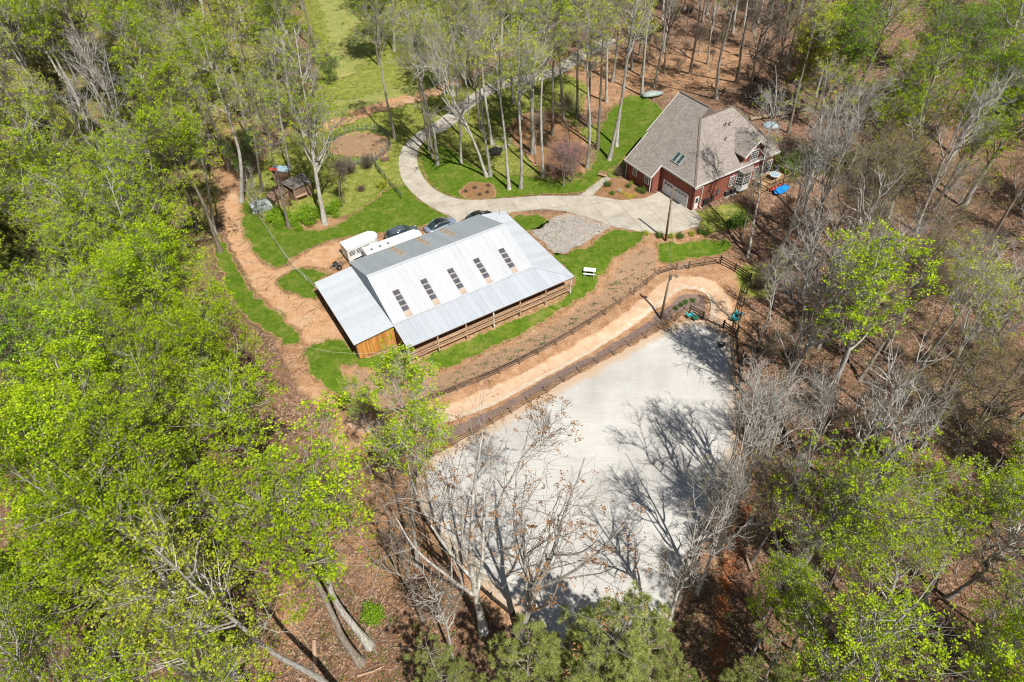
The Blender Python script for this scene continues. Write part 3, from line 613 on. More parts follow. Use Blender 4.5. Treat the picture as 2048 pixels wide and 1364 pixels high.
# posts and rails round the front lean-to
px_ = [0.15 + i * (XR - 0.45) / 6 for i in range(7)]
for i, x in enumerate(px_):
    z0 = -0.5; MB().bar((x, -FA + .22, z0), (x, -FA + .22, H2 - .05), 0.15).build('post', MT['white'] if i in (0, 3, 6) else MT['tan'], barn)
for a, b_ in zip(px_[:-1], px_[1:]):
    for k, h in enumerate((0.25, 0.62, 0.98, 1.32)):
        MB().bar((a + 0.02, -FA + .12, h + random.uniform(-.02, .02)), (b_ - 0.02, -FA + .12, h + random.uniform(-.02, .02)), 0.05, 0.17).build('rail', MT['tan'], barn)
for y0, y1 in ((-FA + .2, -1.8), (-1.8, -0.05)):
    for h in (0.3, 0.7, 1.1, 1.5): MB().bar((0.15, y0, h), (0.15, y1, h), 0.05, 0.18).build('rail', MT['trim'], barn)
for y in np.linspace(-FA + 0.3, BW - 0.3, 7)[1:]: MB().bar((XR - 0.2, y, -.2), (XR - 0.2, y, H2 - .05), 0.14).build('post', MT['tan'], barn)
MB().bar((-2.4, -1.2, 0.12), (0.2, -2.9, 0.10), 0.25, 0.2).build('timber', MT['tan'], barn)
MB().bar((-2.0, -0.9, 0.10), (0.5, -2.6, 0.09), 0.16, 0.16).build('timber', MT['tan'], barn)
# skylight strips
def strip(cx, ya, yb, rear=False):
    if not rear: zf = lambda y: H1 + (HR - H1) * (y / YR)
    else: zf = lambda y: H1 + (HR - H1) * (BW - y) / (BW - YR)
    sk = empty('skylight', (cx, 0, 0)); sk.parent = barn; n = 5
    fr = MB(); up = Vector((0, -(HR - H1) / YR if not rear else (HR - H1) / (BW - YR), 1)).normalized(); o0 = 0.055
    P0, P1 = Vector((0, ya, zf(ya))) + up * o0, Vector((0, yb, zf(yb))) + up * o0
    for k in range(n):
        a = P0.lerp(P1, k / n + 0.012); b_ = P0.lerp(P1, (k + 1) / n - 0.012 - 0.02)
        mm = MT['fibre_grey'] if rear else (MT['fibre_tan'] if k == n - 1 else MT['fibre'])
        hw = 0.40; q = MB(); q.add([a + Vector((-hw, 0, 0)), b_ + Vector((-hw, 0, 0)), b_ + Vector((hw, 0, 0)), a + Vector((hw, 0, 0))], [(0, 1, 2, 3)])
        for xx in (-0.14, 0.14): q.bar(a + Vector((xx, 0, 0)) + up * .01, b_ + Vector((xx, 0, 0)) + up * .01, 0.03, 0.03)
        q.build('pane', mm, sk)
        fr.bar(b_.lerp(P0.lerp(P1, (k + 1) / n), .5) - Vector((hw + .02, 0, 0)) + up * .012, b_.lerp(P0.lerp(P1, (k + 1) / n), .5) + Vector((hw + .02, 0, 0)) + up * .012, 0.09, 0.02)
    fr.bar(P0 - Vector((.42, 0, 0)), P0 + Vector((.42, 0, 0)), .05, .03)
    fr.build('purlin', MT['fibre_tan'], sk)
for f in (0.115, 0.305, 0.495, 0.685, 0.875): strip(BL * f, 3.75, 0.12)
for f in (0.305, 0.495, 0.685): strip(BL * f, 9.2, BW - 0.12, True)
# lightning-rod like vent on the right lean-to
MB().tube([(XR - 1.1, BW - 0.7, H2 + .2), (XR - 1.1, BW - 0.7, H2 + 1.1)], 0.03, 6).build('vent_pipe', MT['steel'], barn)

# ================================================================== HOUSE
ox, oy, hy = 26.41, 82.54, R(31.68)
EA, KA, KB, SB, TB, SBR, SA, TA, T1, WW, T3, S2, TX = 4.39, 0.80, 0.74, 6.66, 7.20, 13.22, 8.17, 12.11, 7.06, 1.79, 13.12, 17.14, 5.9
house = empty('brick_house', (ox, oy, 0), hy, 'red brick house with steep taupe shingle roof, double garage and gabled dormer', 'house')
def roof_plane(pts, th=0.16, name='roof'):
    mb = MB(); mb.slab(pts, th); me = mb.mesh(name, MT['shingle'])
    uv = me.uv_layers.new(name='UVMap'); p = [Vector(q) for q in pts]; n = (p[1] - p[0]).cross(p[2] - p[0]).normalized()
    if n.z < 0: n = -n
    al = Vector((0, 0, 1)).cross(n).normalized(); sl = n.cross(al)
    for lp in me.loops:
        c = me.vertices[lp.vertex_index].co; uv.data[lp.index].uv = (c.dot(al), c.dot(sl))
    return link(name, me, house)
za = lambda s: EA + KA * s
zb = lambda t: EA + KB * t
ZA, ZB = za(SA), zb(TB)
roof_plane([(0, 0, EA), (SB, TB, ZB), (SA, TB + .02, ZA), (SA, T3 + .3, ZA), (2.4, T3 + .3, za(2.4)), (2.4, T3, za(2.4)), (-WW, T3, za(-WW)), (-WW, T1, za(-WW)), (0, T1, EA)][::-1])
roof_plane([(0.0, -.02, EA), (S2, -.02, EA), (SBR, TB, ZB), (SB, TB, ZB)])
roof_plane([(SA, TB, ZA), (2 * SA - 1, TB, ZA - KA * (SA - 1)), (2 * SA - 1, T3 + .3, ZA - KA * (SA - 1)), (SA, T3 + .3, ZA)])
roof_plane([(SB, TB + .01, ZB), (SBR, TB + .01, ZB), (S2 - 1, 2 * TB - .5, EA + .5), (SB + 1, 2 * TB - .5, EA + .5)])
roof_plane([(S2, 0, EA), (S2 + .01, 2 * TB - .5, EA + .4), (SBR, TB + .015, ZB + .004), (SBR + .004, TB - .01, ZB)])
MB().add([(SB, TB - .01, ZB - .02), (2 * SA - SB, TB - .01, ZB - .02), (SA, TB - .01, ZA)], [(0, 1, 2)]).build('gable_end', MT['shingle'], house)
for a, b_ in (((SB, TB, ZB), (SBR, TB, ZB)), ((SA, TB, ZA), (SA, T3 + .3, ZA)), ((SB, TB, ZB), (0.05, 0.05, EA)), ((SBR, TB, ZB), (S2, 0, EA))):
    MB().bar(Vector(a) + Vector((0, 0, .03)), Vector(b_) + Vector((0, 0, .03)), 0.3, 0.05).build('ridge_cap', MT['shingle'], house)
fa = MB()
for a, b_ in (((-.02, 0, EA - .1), (-.02, T1, EA - .1)), ((0, T1, EA - .1), (-WW, T1 - .02, za(-WW) - .1)), ((-WW - .02, T1, za(-WW) - .1), (-WW - .02, T3, za(-WW) - .1)), ((0, -.06, EA - .1), (S2, -.06, EA - .1)), ((-WW, T3 + .02, za(-WW) - .1), (2.4, T3 + .02, za(2.4) - .1)), ((2.4, T3 + .34, za(2.4) - .1), (SA, T3 + .34, ZA - .1)), ((S2 + .05, 0, EA - .1), (S2 + .05, 2 * TB - .5, EA - .05))):
    fa.bar(a, b_, 0.06, 0.24)
fa.build('fascia', MT['white'], house)
# walls
wl = MB(); i_ = 0.4
def wall(a, b_, za_, zb_, th=0.25, mbw=wl):
    a = Vector((a[0], a[1], 0)); b_ = Vector((b_[0], b_[1], 0)); n = Vector((0, 0, 1)).cross(b_ - a).normalized() * th; z0 = Vector((0, 0, -.6))
    A0, B0, A1, B1 = a + z0, b_ + z0, a + Vector((0, 0, za_)), b_ + Vector((0, 0, zb_))
    mbw.add([A0, B0, B1, A1, A0 + n, B0 + n, B1 + n, A1 + n], [(0, 1, 2, 3), (5, 4, 7, 6), (3, 2, 6, 7), (0, 4, 5, 1), (1, 5, 6, 2), (4, 0, 3, 7)])
e0 = EA - .2
wall((i_, T1), (i_, i_), e0 + .3, e0 + .3)                           # garage wall (faces -s)
wall((i_, i_), (S2 - i_, i_), e0 + .2, e0 + .2)                      # long right wall (faces -t)
wall((S2 - i_, i_), (S2 - i_, 13.2), e0, e0)
wall((-WW + i_, T1 + .1), (i_ + .2, T1 + .1), za(-WW + i_) - .2, za(i_) - .2)
wall((-WW + i_, T3 - i_), (-WW + i_, T1 + .1), za(-WW + i_) - .2, za(-WW + i_) - .2)
wall((2.8, T3 - i_), (-WW + i_, T3 - i_), za(2.8) - .2, za(-WW + i_) - .2)
wall((SA, T3 - .15), (2.8, T3 - .15), ZA - .3, za(2.8) - .2); wall((15, T3 - .15), (SA, T3 - .15), EA, ZA - .3); wall((S2 - i_, T3), (15, T3 - .15), e0, EA)
walls = wl.build('wall', MT['brick'], house)
# garage door: frame, panels, row of small windows
gdr = MB().box(i_ - .03, i_ - .002, 1.42, 6.38, -.05, 2.12).build('garage_door', MT['door_white'], house)
for r_ in range(4):
    MB().box(i_ - .055, i_ - .032, 1.46, 6.34, 0.02 + r_ * .52, 0.50 + r_ * .52).build('door_panel', MT['door_white'], gdr)
for k in range(8):
    t0 = 1.62 + k * 0.6; MB().box(i_ - .075, i_ - .057, t0, t0 + .4, 1.66, 1.96).build('pane', MT['window'], gdr)
fr = MB(); fr.box(i_ - .08, i_ - .003, 6.38, 6.52, -.05, 2.24).box(i_ - .08, i_ - .003, 1.28, 1.42, -.05, 2.24).box(i_ - .08, i_ - .003, 1.42, 6.38, 2.12, 2.24); fr.build('door_frame', MT['white'], house)
def window(face, pos, a0, a1, z0, z1, nx=2, nz=4, frame=0.09):
    # face 's': wall in the plane s=pos looking -s; 't': plane t=pos looking -t
    def bx_(mb, u0, u1, w0, w1, d0, d1):
        if face == 's': mb.box(pos - d1, pos - d0, u0, u1, w0, w1)
        else: mb.box(u0, u1, pos - d1, pos - d0, w0, w1)
    fr = MB(); bx_(fr, a0, a1, z0, z0 + frame, .003, .09); bx_(fr, a0, a1, z1 - frame, z1, .003, .09); bx_(fr, a0, a0 + frame, z0 + frame, z1 - frame, .003, .09); bx_(fr, a1 - frame, a1, z0 + frame, z1 - frame, .003, .09)
    W = fr.build('window', MT['white'], house)
    g_ = MB(); bx_(g_, a0 + frame, a1 - frame, z0 + frame, z1 - frame, .004, .03); g_.build('pane', MT['window'], W)
    mu = MB()
    for i in range(1, nx): u = a0 + frame + (a1 - a0 - 2 * frame) * i / nx; bx_(mu, u - .018, u + .018, z0 + frame, z1 - frame, .031, .055)
    for i in range(1, nz): z = z0 + frame + (z1 - z0 - 2 * frame) * i / nz; bx_(mu, a0 + frame, a1 - frame, z - .018, z + .018, .031, .056)
    mu.build('muntin', MT['white'], W)
    return W
window('s', -WW + i_, 10.45, 11.4, 1.2, 2.45); window('s', -WW + i_, 7.75, 8.7, 1.2, 2.45)
window('t', i_, 7.5, 8.5, 1.4, 3.1, 3, 4)
window('t', i_, 12.7, 13.5, 0.9, 2.9, 2, 4); window('t', i_, 13.7, 14.5, 0.9, 2.9, 2, 4); window('t', i_, 14.9, 16.4, 0.9, 3.1, 4, 4)
# side door and downpipes
dd = MB().box(.85, 1.62, i_ - .06, i_ - .003, 0.05, 2.1).build('side_door', MT['white'], house); MB().box(1.0, 1.47, i_ - .075, i_ - .062, 1.1, 1.9).build('pane', MT['window'], dd)
MB().box(1.42, 1.5, i_ - .12, i_ - .062, 1.0, 1.08).build('handle', MT['steel'], dd)
MB().tube([(0.0, -.1, EA - .25), (.2, .1, EA - .6), (2.0, .3, EA - .75), (2.0, .3, .3), (2.1, -.2, .05)], .055, 8).build('downpipe', MT['white'], house)
MB().tube([(-WW + .3, T1 + .25, za(-WW) - .2), (-WW + .3, T1 + .25, .1)], .06, 8).build('downpipe', MT['white'], house)
MB().tube([(-WW + .3, T3 - .3, za(-WW) - .2), (-WW + .3, T3 - .3, 0)], .06, 8).build('downpipe', MT['white'], house)
# bay window
def bay():
    pts = [(8.9, i_), (9.5, -.45), (11.0, -.45), (11.7, i_)]
    mb = MB(); mb.slab([(x, y, 1.25) for x, y in pts], 0.9); B_ = mb.build('bay_window', MT['white'], house)
    mb = MB(); mb.slab([(x, y, 3.45) for x, y in pts], 0.28); mb.build('head_board', MT['white'], B_)
    fr = MB(); gl = MB()
    for (x0, y0), (x1, y1) in zip(pts[:-1], pts[1:]):
        a, b_ = Vector((x0, y0, 0)), Vector((x1, y1, 0)); inn = Vector((0, .09, 0))
        for s in (0.02, .98): p = a.lerp(b_, s); fr.bar(p + Vector((0, 0, 1.2)), p + Vector((0, 0, 3.2)), .13)
        for s in (.35, .65): p = a.lerp(b_, s); fr.bar(p + Vector((0, 0, 1.25)), p + Vector((0, 0, 3.18)), .035)
        for z in (1.3, 1.75, 2.2, 2.65, 3.12): fr.bar(a.lerp(b_, .03) + Vector((0, 0, z)), b_.lerp(a, .03) + Vector((0, 0, z)), .04)
        gl.add([a + inn + Vector((0, 0, 1.2)), b_ + inn + Vector((0, 0, 1.2)), b_ + inn + Vector((0, 0, 3.2)), a + inn + Vector((0, 0, 3.2))], [(0, 1, 2, 3)])
    fr.build('window_frame', MT['white'], B_); gl.build('pane', MT['window'], B_)
    o = roof_plane([(8.6, i_ - .05, 4.0), (9.35, -.7, 3.5), (11.15, -.7, 3.5), (12.0, i_ - .05, 4.0)], .1)
bay()
# dormer
DS, DT, DZ, DSL = 11.61, 0.12, 7.88, 8.95
hwid = 2.45; ze = DZ - 1.95
tr = (DZ - EA) / KB; te = (ze - EA) / KB
roof_plane([(DS, DT - .3, DZ), (DS, tr, DZ), (DS - hwid, te, ze), (DS - hwid, DT - .3, ze)], .14)
roof_plane([(DS, DT - .3, DZ + .004), (DS + hwid, DT - .3, ze), (DS + hwid, te, ze), (DS, tr, DZ + .004)], .14)
mb = MB(); dy = DT + .25
mb.add([(DS - 2.0, dy, 4.15), (DS + 2.0, dy, 4.15), (DS + 2.0, dy, ze + .22), (DS, dy, DZ - .18), (DS - 2.0, dy, ze + .22)], [(0, 1, 2, 3, 4)])
mb.add([(DS - 2.0, dy, 4.15), (DS - 2.0, dy, ze + .2), (DS - 2.0, te + .3, ze + .2)], [(0, 1, 2)]); mb.add([(DS + 2.0, dy, 4.15), (DS + 2.0, te + .3, ze + .2), (DS + 2.0, dy, ze + .2)], [(0, 1, 2)])
mb.build('dormer_wall', MT['brick'], house)
mb = MB(); mb.bar((DS - hwid - .03, DT - .34, ze - .06), (DS, DT - .34, DZ - .04), .08, .24); mb.bar((DS + hwid + .03, DT - .34, ze - .06), (DS, DT - .34, DZ - .04), .08, .24); mb.build('barge_board', MT['white'], house)
window('t', dy, 10.9, 12.5, 4.55, 6.2, 4, 4, .11)
# skylights in the garage slope
for t0 in (5.9, 5.0):
    mb = MB(); s0, s1 = 1.0, 2.2; up = Vector((-KA, 0, 1)).normalized() * .1
    a = [Vector((s0, t0 - .32, za(s0))) + up, Vector((s1, t0 - .32, za(s1))) + up, Vector((s1, t0 + .32, za(s1))) + up, Vector((s0, t0 + .32, za(s0))) + up]
    for p, q in zip(a, a[1:] + a[:1]): mb.bar(p, q, .1, .14)
    sk = mb.build('roof_window', MT['tarp_green'], house); g_ = MB(); g_.add(a, [(0, 3, 2, 1)]); g_.build('pane', MT['window'], sk)
    g_ = MB(); g_.bar((a[0] + a[1] * 0 + a[3]) / 2 + up * .2, (a[1] + a[2]) / 2 + up * .2, .03, .03); g_.build('glazing_bar', MT['steel'], sk)
for s, t in ((9.9, 5.2), (10.7, 5.1), (8.7, 3.6)):
    MB().tube([(s, t, zb(t) - .05), (s, t, zb(t) + .5)], .07, 8).build('vent_pipe', MT['steel'], house)
    MB().tube([(s, t, zb(t) + .5), (s, t, zb(t) + .6)], .12, 8).build('vent_cap', MT['black'], house)
# deck
dk = empty('deck', (0, 0, 0)); dk.parent = house
for k in range(30):
    s0 = 13.0 + k * .16; MB().box(s0, s0 + .145, -2.7, .35, .78, .82).build('plank', MT['deck'], dk)
mb = MB()
for s in (13.0, 14.6, 16.2, 17.75):
    for t in (-2.7, -.2): mb.bar((s, t, -.3), (s, t, 1.75 if t < -1 or s > 17 else .78), .1)
mb.build('deck_post', MT['deck'], dk)
mb = MB(); mb.bar((13.0, -2.7, 1.75), (17.8, -2.7, 1.75), .12, .05); mb.bar((17.8, -2.7, 1.75), (17.8, .2, 1.75), .12, .05); mb.bar((13, -2.7, .95), (17.8, -2.7, .95), .05, .05)
for k in range(30): mb.bar((13.1 + k * .16, -2.7, .9), (13.1 + k * .16, -2.7, 1.74), .035)
mb.build('railing', MT['deck'], dk)
for k in range(4): MB().box(13.0 - .3 * (k + 1), 13.0 - .3 * k - .01, -2.5, -1.3, .6 - .18 * k, .65 - .18 * k).build('step', MT['deck'], dk)

# ================================================================== TREES
def nrm(a): return a / np.maximum(np.linalg.norm(a, axis=-1, keepdims=True), 1e-9)
def grow(rs, P0, D, L, K, up, wander, r0, r1):
    n = len(P0); pts = np.zeros((n, K, 3)); pts[:, 0] = P0; d = nrm(D); st = (L / (K - 1))[:, None]
    for k in range(1, K):
        d = nrm(d + np.array([0, 0, up]) + rs.normal(0, wander, (n, 3))); pts[:, k] = pts[:, k - 1] + d * st
    t = np.linspace(0, 1, K)[None, :]
    return pts, r0[:, None] * (1 - t) + r1 * t
def children(rs, pts, rad, cnt, tlo, thi, alo, ahi, lens, weight=None):
    n, K, _ = pts.shape
    pi_ = rs.choice(n, cnt, p=weight / weight.sum()) if weight is not None else rs.randint(0, n, cnt)
    t = rs.uniform(tlo, thi, cnt); f = t * (K - 1); i = np.minimum(f.astype(int), K - 2); u = (f - i)[:, None]
    p = pts[pi_, i] * (1 - u) + pts[pi_, i + 1] * u; T = nrm(pts[pi_, i + 1] - pts[pi_, i]); r = rad[pi_, i] * (1 - u[:, 0]) + rad[pi_, i + 1] * u[:, 0]
    ref = np.where(np.abs(T[:, 2:3]) > .9, np.array([[1.0, 0, 0]]), np.array([[0, 0, 1.0]])); U = nrm(np.cross(T, ref)); Vv = np.cross(T, U)
    ph = rs.uniform(0, 2 * np.pi, cnt)[:, None]; a = np.radians(alo + (ahi - alo) * (1 - t) + rs.normal(0, 6, cnt))[:, None]
    D = T * np.cos(a) + (U * np.cos(ph) + Vv * np.sin(ph)) * np.sin(a)
    return p, D, r, t, pi_
def tubes(parts):
    Vs, Qs = [], []; b = 0
    for pts, rad, S_ in parts:
        n, K, _ = pts.shape; T = np.zeros_like(pts); T[:, 1:-1] = pts[:, 2:] - pts[:, :-2]; T[:, 0] = pts[:, 1] - pts[:, 0]; T[:, -1] = pts[:, -1] - pts[:, -2]; T = nrm(T)
        d = nrm(pts[:, -1] - pts[:, 0]); ref = np.where(np.abs(d[:, 2:3]) > .8, np.array([[1.0, 0.13, 0]]), np.array([[0, 0.1, 1.0]]))[:, None, :]
        U = nrm(np.cross(T, np.broadcast_to(ref, T.shape))); W = np.cross(T, U); a = np.arange(S_) * 2 * np.pi / S_
        ring = pts[:, :, None, :] + rad[:, :, None, None] * (U[:, :, None, :] * np.cos(a)[:, None] + W[:, :, None, :] * np.sin(a)[:, None])
        Vs.append(ring.reshape(-1, 3)); id_ = b + np.arange(n * K * S_).reshape(n, K, S_); nx_ = np.roll(id_, -1, 2)
        Qs.append(np.stack([id_[:, :-1], id_[:, 1:], nx_[:, 1:], nx_[:, :-1]], -1).reshape(-1, 4)); b += n * K * S_
    return np.concatenate(Vs), np.concatenate(Qs)
def leaf_quads(rs, C, size, flat=0.35, asp=0.6):
    n = len(C); a = nrm(rs.normal(0, 1, (n, 3)) * np.array([1, 1, flat])); b = nrm(np.cross(a, nrm(rs.normal(0, 1, (n, 3)) + np.array([0, 0, 1.1]))))
    s = (size * rs.uniform(0.6, 1.3, n))[:, None]; mid = C + a * s * .5
    V = np.stack([C, mid + b * s * asp * .5, C + a * s, mid - b * s * asp * .5], 1)
    return V.reshape(-1, 3), np.arange(4 * n).reshape(n, 4)
PROTO = {}
def make_tree(key, seed, H, r0, cs, n1, L1, a_lo, a_hi, up1, n2, n3, n4, bark, leaf=None, nleaf=0, lsize=.15, spread=.22, sway=.012, twig_bark=None, thick=1.0, lw=0.15, minz=0.0, shape='oval', split=0, fork=22):
    rs = np.random.RandomState(seed)
    tp, tr = grow(rs, np.array([[0, 0, -0.6]]), np.array([[rs.normal(0, .03), rs.normal(0, .03), 1.0]]), np.array([H + .6]), 22, 0.03, sway * 3, np.array([r0]), r0 * .12)
    tt = np.linspace(0, 1, 22); tp[0, :, :2] -= tp[0, -1:, :2] * tt[:, None]; tr[0] = r0 * (1 - .86 * tt ** 0.9); tr[0, :3] *= np.array([1.6, 1.35, 1.1])
    if split:   # several leaders from a low fork
        p, D, r, t, _ = children(rs, tp[:, :12], tr[:, :12], split, .45, .95, fork, fork * .8, None)
        sp, sr = grow(rs, p, D, np.full(split, H * .62) * rs.uniform(.8, 1.05, split), 16, .10, .05, r * .68, r0 * .10)
        sp_all = [(tp, tr, 9), (sp, sr, 7)]
        # resample the stems as limb carriers
        car_p = np.concatenate([sp, tp[:, 6:]], 0) if tp[:, 6:].shape[1] == 16 else sp; car_r = np.concatenate([sr, tr[:, 6:]], 0) if tp[:, 6:].shape[1] == 16 else sr
        p1, D1, rr, t1, pi1 = children(rs, car_p, car_r, n1, .12, .99, a_lo, a_hi, None); rel = t1
    else:
        sp_all = [(tp, tr, 10)]
        p1, D1, rr, t1, pi1 = children(rs, tp, tr, n1, cs, .985, a_lo, a_hi, None); rel = (t1 - cs) / (1 - cs)
    prof = {'oval': lambda x: .35 + 1.05 * np.sin(np.pi * np.clip(x * .78 + .2, 0, 1)) ** .8 * (1 - .35 * x), 'cone': lambda x: 1.12 - .95 * x, 'flat': lambda x: .45 + .7 * x * (1 - x * .45)}[shape](rel)
    len1 = L1 * prof * rs.uniform(.55, 1.2, n1)
    l1, q1 = grow(rs, p1, D1, len1, 9, up1, .13, np.minimum(rr * .62, .02 + len1 * .022) * thick, .012)
    p, D, r, t, pi_ = children(rs, l1, q1, n2, .2, .98, 52, 34, None, weight=len1)
    l2_ = len1[pi_] * (1.05 - .62 * t) * rs.uniform(.35, .72, n2); l2, q2 = grow(rs, p, D, l2_, 6, up1 * .8, .16, np.minimum(r * .7, .012 + l2_ * .016) * thick, .010)
    p, D, r, t, pi_ = children(rs, l2, q2, n3, .15, 1., 55, 35, None, weight=l2_)
    l3_ = .25 + l2_[pi_] * (1.05 - .6 * t) * rs.uniform(.35, .7, n3); l3, q3 = grow(rs, p, D, l3_, 4, up1 * .8, .17, np.minimum(r * .75, .018 * thick), .008)
    p, D, r, t, pi_ = children(rs, l3, q3, n4, .1, 1., 50, 32, None, weight=l3_)
    l4_ = .2 + l3_[pi_] * rs.uniform(.3, .65, n4); l4, q4 = grow(rs, p, D, l4_, 3, up1, .15, np.full(n4, .0105 * thick), .006)
    B = MT[bark]; TBk = MT[twig_bark or bark]
    tv, tq = tubes(sp_all); trunk = np_mesh('trunk', tv, tq, smooth=True, mats=[B])
    bv, bq = tubes([(l1, q1, 6), (l2, q2, 4)]); limbs = np_mesh('limbs', bv, bq, smooth=True, mats=[B])
    cv, cq = tubes([(l3, q3, 3), (l4, q4, 3)]); twigs = np_mesh('twigs', cv, cq, mats=[TBk])
    parts = [('trunk', trunk), ('limbs', limbs), ('twigs', twigs)]
    if leaf:
        tips = np.concatenate([l4[:, 2].reshape(-1, 3), l3[:, 3].reshape(-1, 3)]); sel = rs.permutation(len(tips))[:max(60, nleaf // 11)]; tips = tips[sel]; k = rs.randint(0, len(tips), nleaf)
        C = tips[k] + rs.normal(0, spread, (nleaf, 3)) * np.array([1, 1, .7])
        C = C[C[:, 2] > minz]; v, q = leaf_quads(rs, C, lsize)
        parts.append(('foliage', np_mesh('foliage', v, q, mats=[MT[leaf]])))
    PROTO[key] = (parts, H); return parts
def make_pine(key, seed, H, r0, cs, n1, L1, ntuft, nneed, nl, mat='needle', bark='bark_grey', droop=-.02):
    rs = np.random.RandomState(seed)
    tp, tr = grow(rs, np.array([[0, 0, -.6]]), np.array([[0, 0, 1.0]]), np.array([H + .6]), 18, .03, .03, np.array([r0]), .03)
    p1, D1, rr, t1, _ = children(rs, tp, tr, n1, cs, .99, 84, 38, None); rel = (t1 - cs) / (1 - cs)
    len1 = L1 * (1.08 - .85 * rel) * rs.uniform(.6, 1.15, n1)
    l1, q1 = grow(rs, p1, D1, len1, 7, .05 + droop, .10, .02 + len1 * .014, .012)
    n2 = int(n1 * 7); p, D, r, t, pi_ = children(rs, l1, q1, n2, .25, 1., 55, 38, None, weight=len1)
    l2_ = .25 + len1[pi_] * (1 - .6 * t) * rs.uniform(.25, .5, n2); l2, q2 = grow(rs, p, D, l2_, 5, .12, .12, np.full(n2, .016), .009)
    n3 = ntuft; p, D, r, t, pi_ = children(rs, l2, q2, n3, .35, 1., 45, 30, None, weight=l2_)
    l3_ = rs.uniform(.12, .42, n3); l3, q3 = grow(rs, p, D, l3_, 3, .3, .1, np.full(n3, .010), .007)
    tv, tq = tubes([(tp, tr, 9)]); bv, bq = tubes([(l1, q1, 5), (l2, q2, 3), (l3, q3, 3)])
    ax = nrm(l3[:, 2] - l3[:, 1]); base = l3[:, 2]
    n = n3 * nneed; A = np.repeat(ax, nneed, 0); Bp = np.repeat(base, nneed, 0) - A * rs.uniform(0, .10, (n, 1))
    d = nrm(A * rs.uniform(.15, 1.2, (n, 1)) + nrm(rs.normal(0, 1, (n, 3))) * .85); Ln = nl * rs.uniform(.7, 1.2, (n, 1)); sd = nrm(np.cross(d, rs.normal(0, 1, (n, 3)))) * (nl * .04)
    Vn = np.stack([Bp - sd, Bp + sd, Bp + d * Ln], 1).reshape(-1, 3); T = np.arange(3 * n).reshape(n, 3)
    parts = [('trunk', np_mesh('trunk', tv, tq, smooth=True, mats=[MT[bark]])), ('limbs', np_mesh('limbs', bv, bq, mats=[MT[bark]])), ('needles', np_mesh('needles', Vn, T=T, mats=[MT[mat]]))]
    PROTO[key] = (parts, H)

# tall spring-leafing hardwoods, slim park trees, bare hardwoods, budding trees, oak with old leaves, redbud
for i in range(4):
    make_tree(f'lime{i}', 10 + i, 24 + i, .36, .28, 34, 7.2, 68, 28, .13, 240, 820, 1500, 'bark_pale', 'leaf_lime', [17000, 12000, 15000, 10000][i], .20, .13, twig_bark='bark_tan', thick=.95)
for i in range(3):
    make_tree(f'slim{i}', 30 + i, 25 + i, .27, .58, 16, 4.6, 52, 28, .12, 110, 420, 900, 'bark_pale' if i != 1 else 'bark_grey', 'leaf_yellow', 2600, .20, .15, twig_bark='bark_pale', sway=.007)
for i in range(4):
    make_tree(f'bare{i}', 40 + i, 20 + 1.5 * i, .24, .33, 20, 5.2, 55, 24, .12, 100, 330, 560, 'bark_pale' if i != 2 else 'bark_grey', twig_bark='bark_pale' if i % 2 else 'bark_tan', sway=.012, thick=1.7, split=4 if i in (1, 3) else 0)
for i in range(2):
    make_tree(f'bud{i}', 50 + i, 19 + 2 * i, .24, .3, 20, 5.2, 58, 28, .12, 120, 420, 900, 'bark_grey', 'leaf_olive', 5200, .14, .16, twig_bark='bark_tan')
make_tree('gold', 60, 19, .26, .28, 22, 6.5, 64, 30, .10, 190, 850, 2300, 'bark_pale', 'leaf_gold', 4200, .13, .16, twig_bark='bark_tan', sway=.025, split=4)
for i in range(3): make_tree(f'limehi{i}', 69 + 31 * i, 24 + i, .32, .52 + .03 * i, 22, 4.8, 62, 24, .13, 150, 520, 900, 'bark_pale' if i != 1 else 'bark_grey', 'leaf_lime' if i != 2 else 'leaf_yellow', 8500 - 1500 * i, .20, .14, twig_bark='bark_tan', sway=.012)
make_tree('oak', 61, 17, .27, .22, 17, 6.6, 58, 32, .10, 80, 230, 460, 'bark_pale', 'leaf_tan', 1900, .14, .10, twig_bark='bark_tan', split=4, fork=34, thick=.9)
make_tree('limefull', 140, 21, .33, .3, 34, 6.2, 66, 30, .12, 240, 760, 1500, 'bark_pale', 'leaf_lime', 30000, .19, .14, twig_bark='bark_tan')
make_tree('bright', 70 + 55, 17, .24, .2, 30, 5.2, 64, 32, .12, 220, 800, 1500, 'bark_grey', 'leaf_yellow', 26000, .17, .16, twig_bark='bark_tan')
make_tree('young', 62, 22, .2, .5, 24, 4.4, 52, 26, .15, 150, 600, 1600, 'bark_pale', 'leaf_lime', 9500, .19, .14, twig_bark='bark_pale')
make_tree('redbud', 63, 6.0, .15, .2, 16, 3.3, 66, 36, .06, 120, 520, 1500, 'bark_grey', 'leaf_pink', 4200, .10, .14, split=5)
make_tree('thin', 68, 20, .14, .45, 12, 2.8, 55, 28, .12, 60, 200, 420, 'bark_pale', 'leaf_yellow', 260, .16, .12, twig_bark='bark_pale', sway=.02, thick=1.2)
make_tree('sapling0', 64, 10, .085, .3, 12, 1.7, 50, 28, .12, 50, 200, 500, 'bark_tan', sway=.04)
make_tree('sapling1', 65, 8, .07, .2, 14, 1.9, 55, 28, .12, 60, 220, 600, 'bark_grey', 'leaf_olive', 900, .12, .15, sway=.05)
make_tree('fresh', 66, 20, .28, .25, 30, 6.2, 66, 30, .12, 230, 1000, 2400, 'bark_grey', 'leaf_fresh', 16000, .21, .15)
make_tree('thicket', 67, 6, .09, .1, 16, 2.6, 60, 35, .08, 110, 420, 1000, 'bark_grey', 'shrub', 5200, .16, .2, split=4)
for i in range(2): make_pine(f'pine{i}', 70 + i, 17 + i, .24, .3, 60, 4.9, 800, 56, .42)
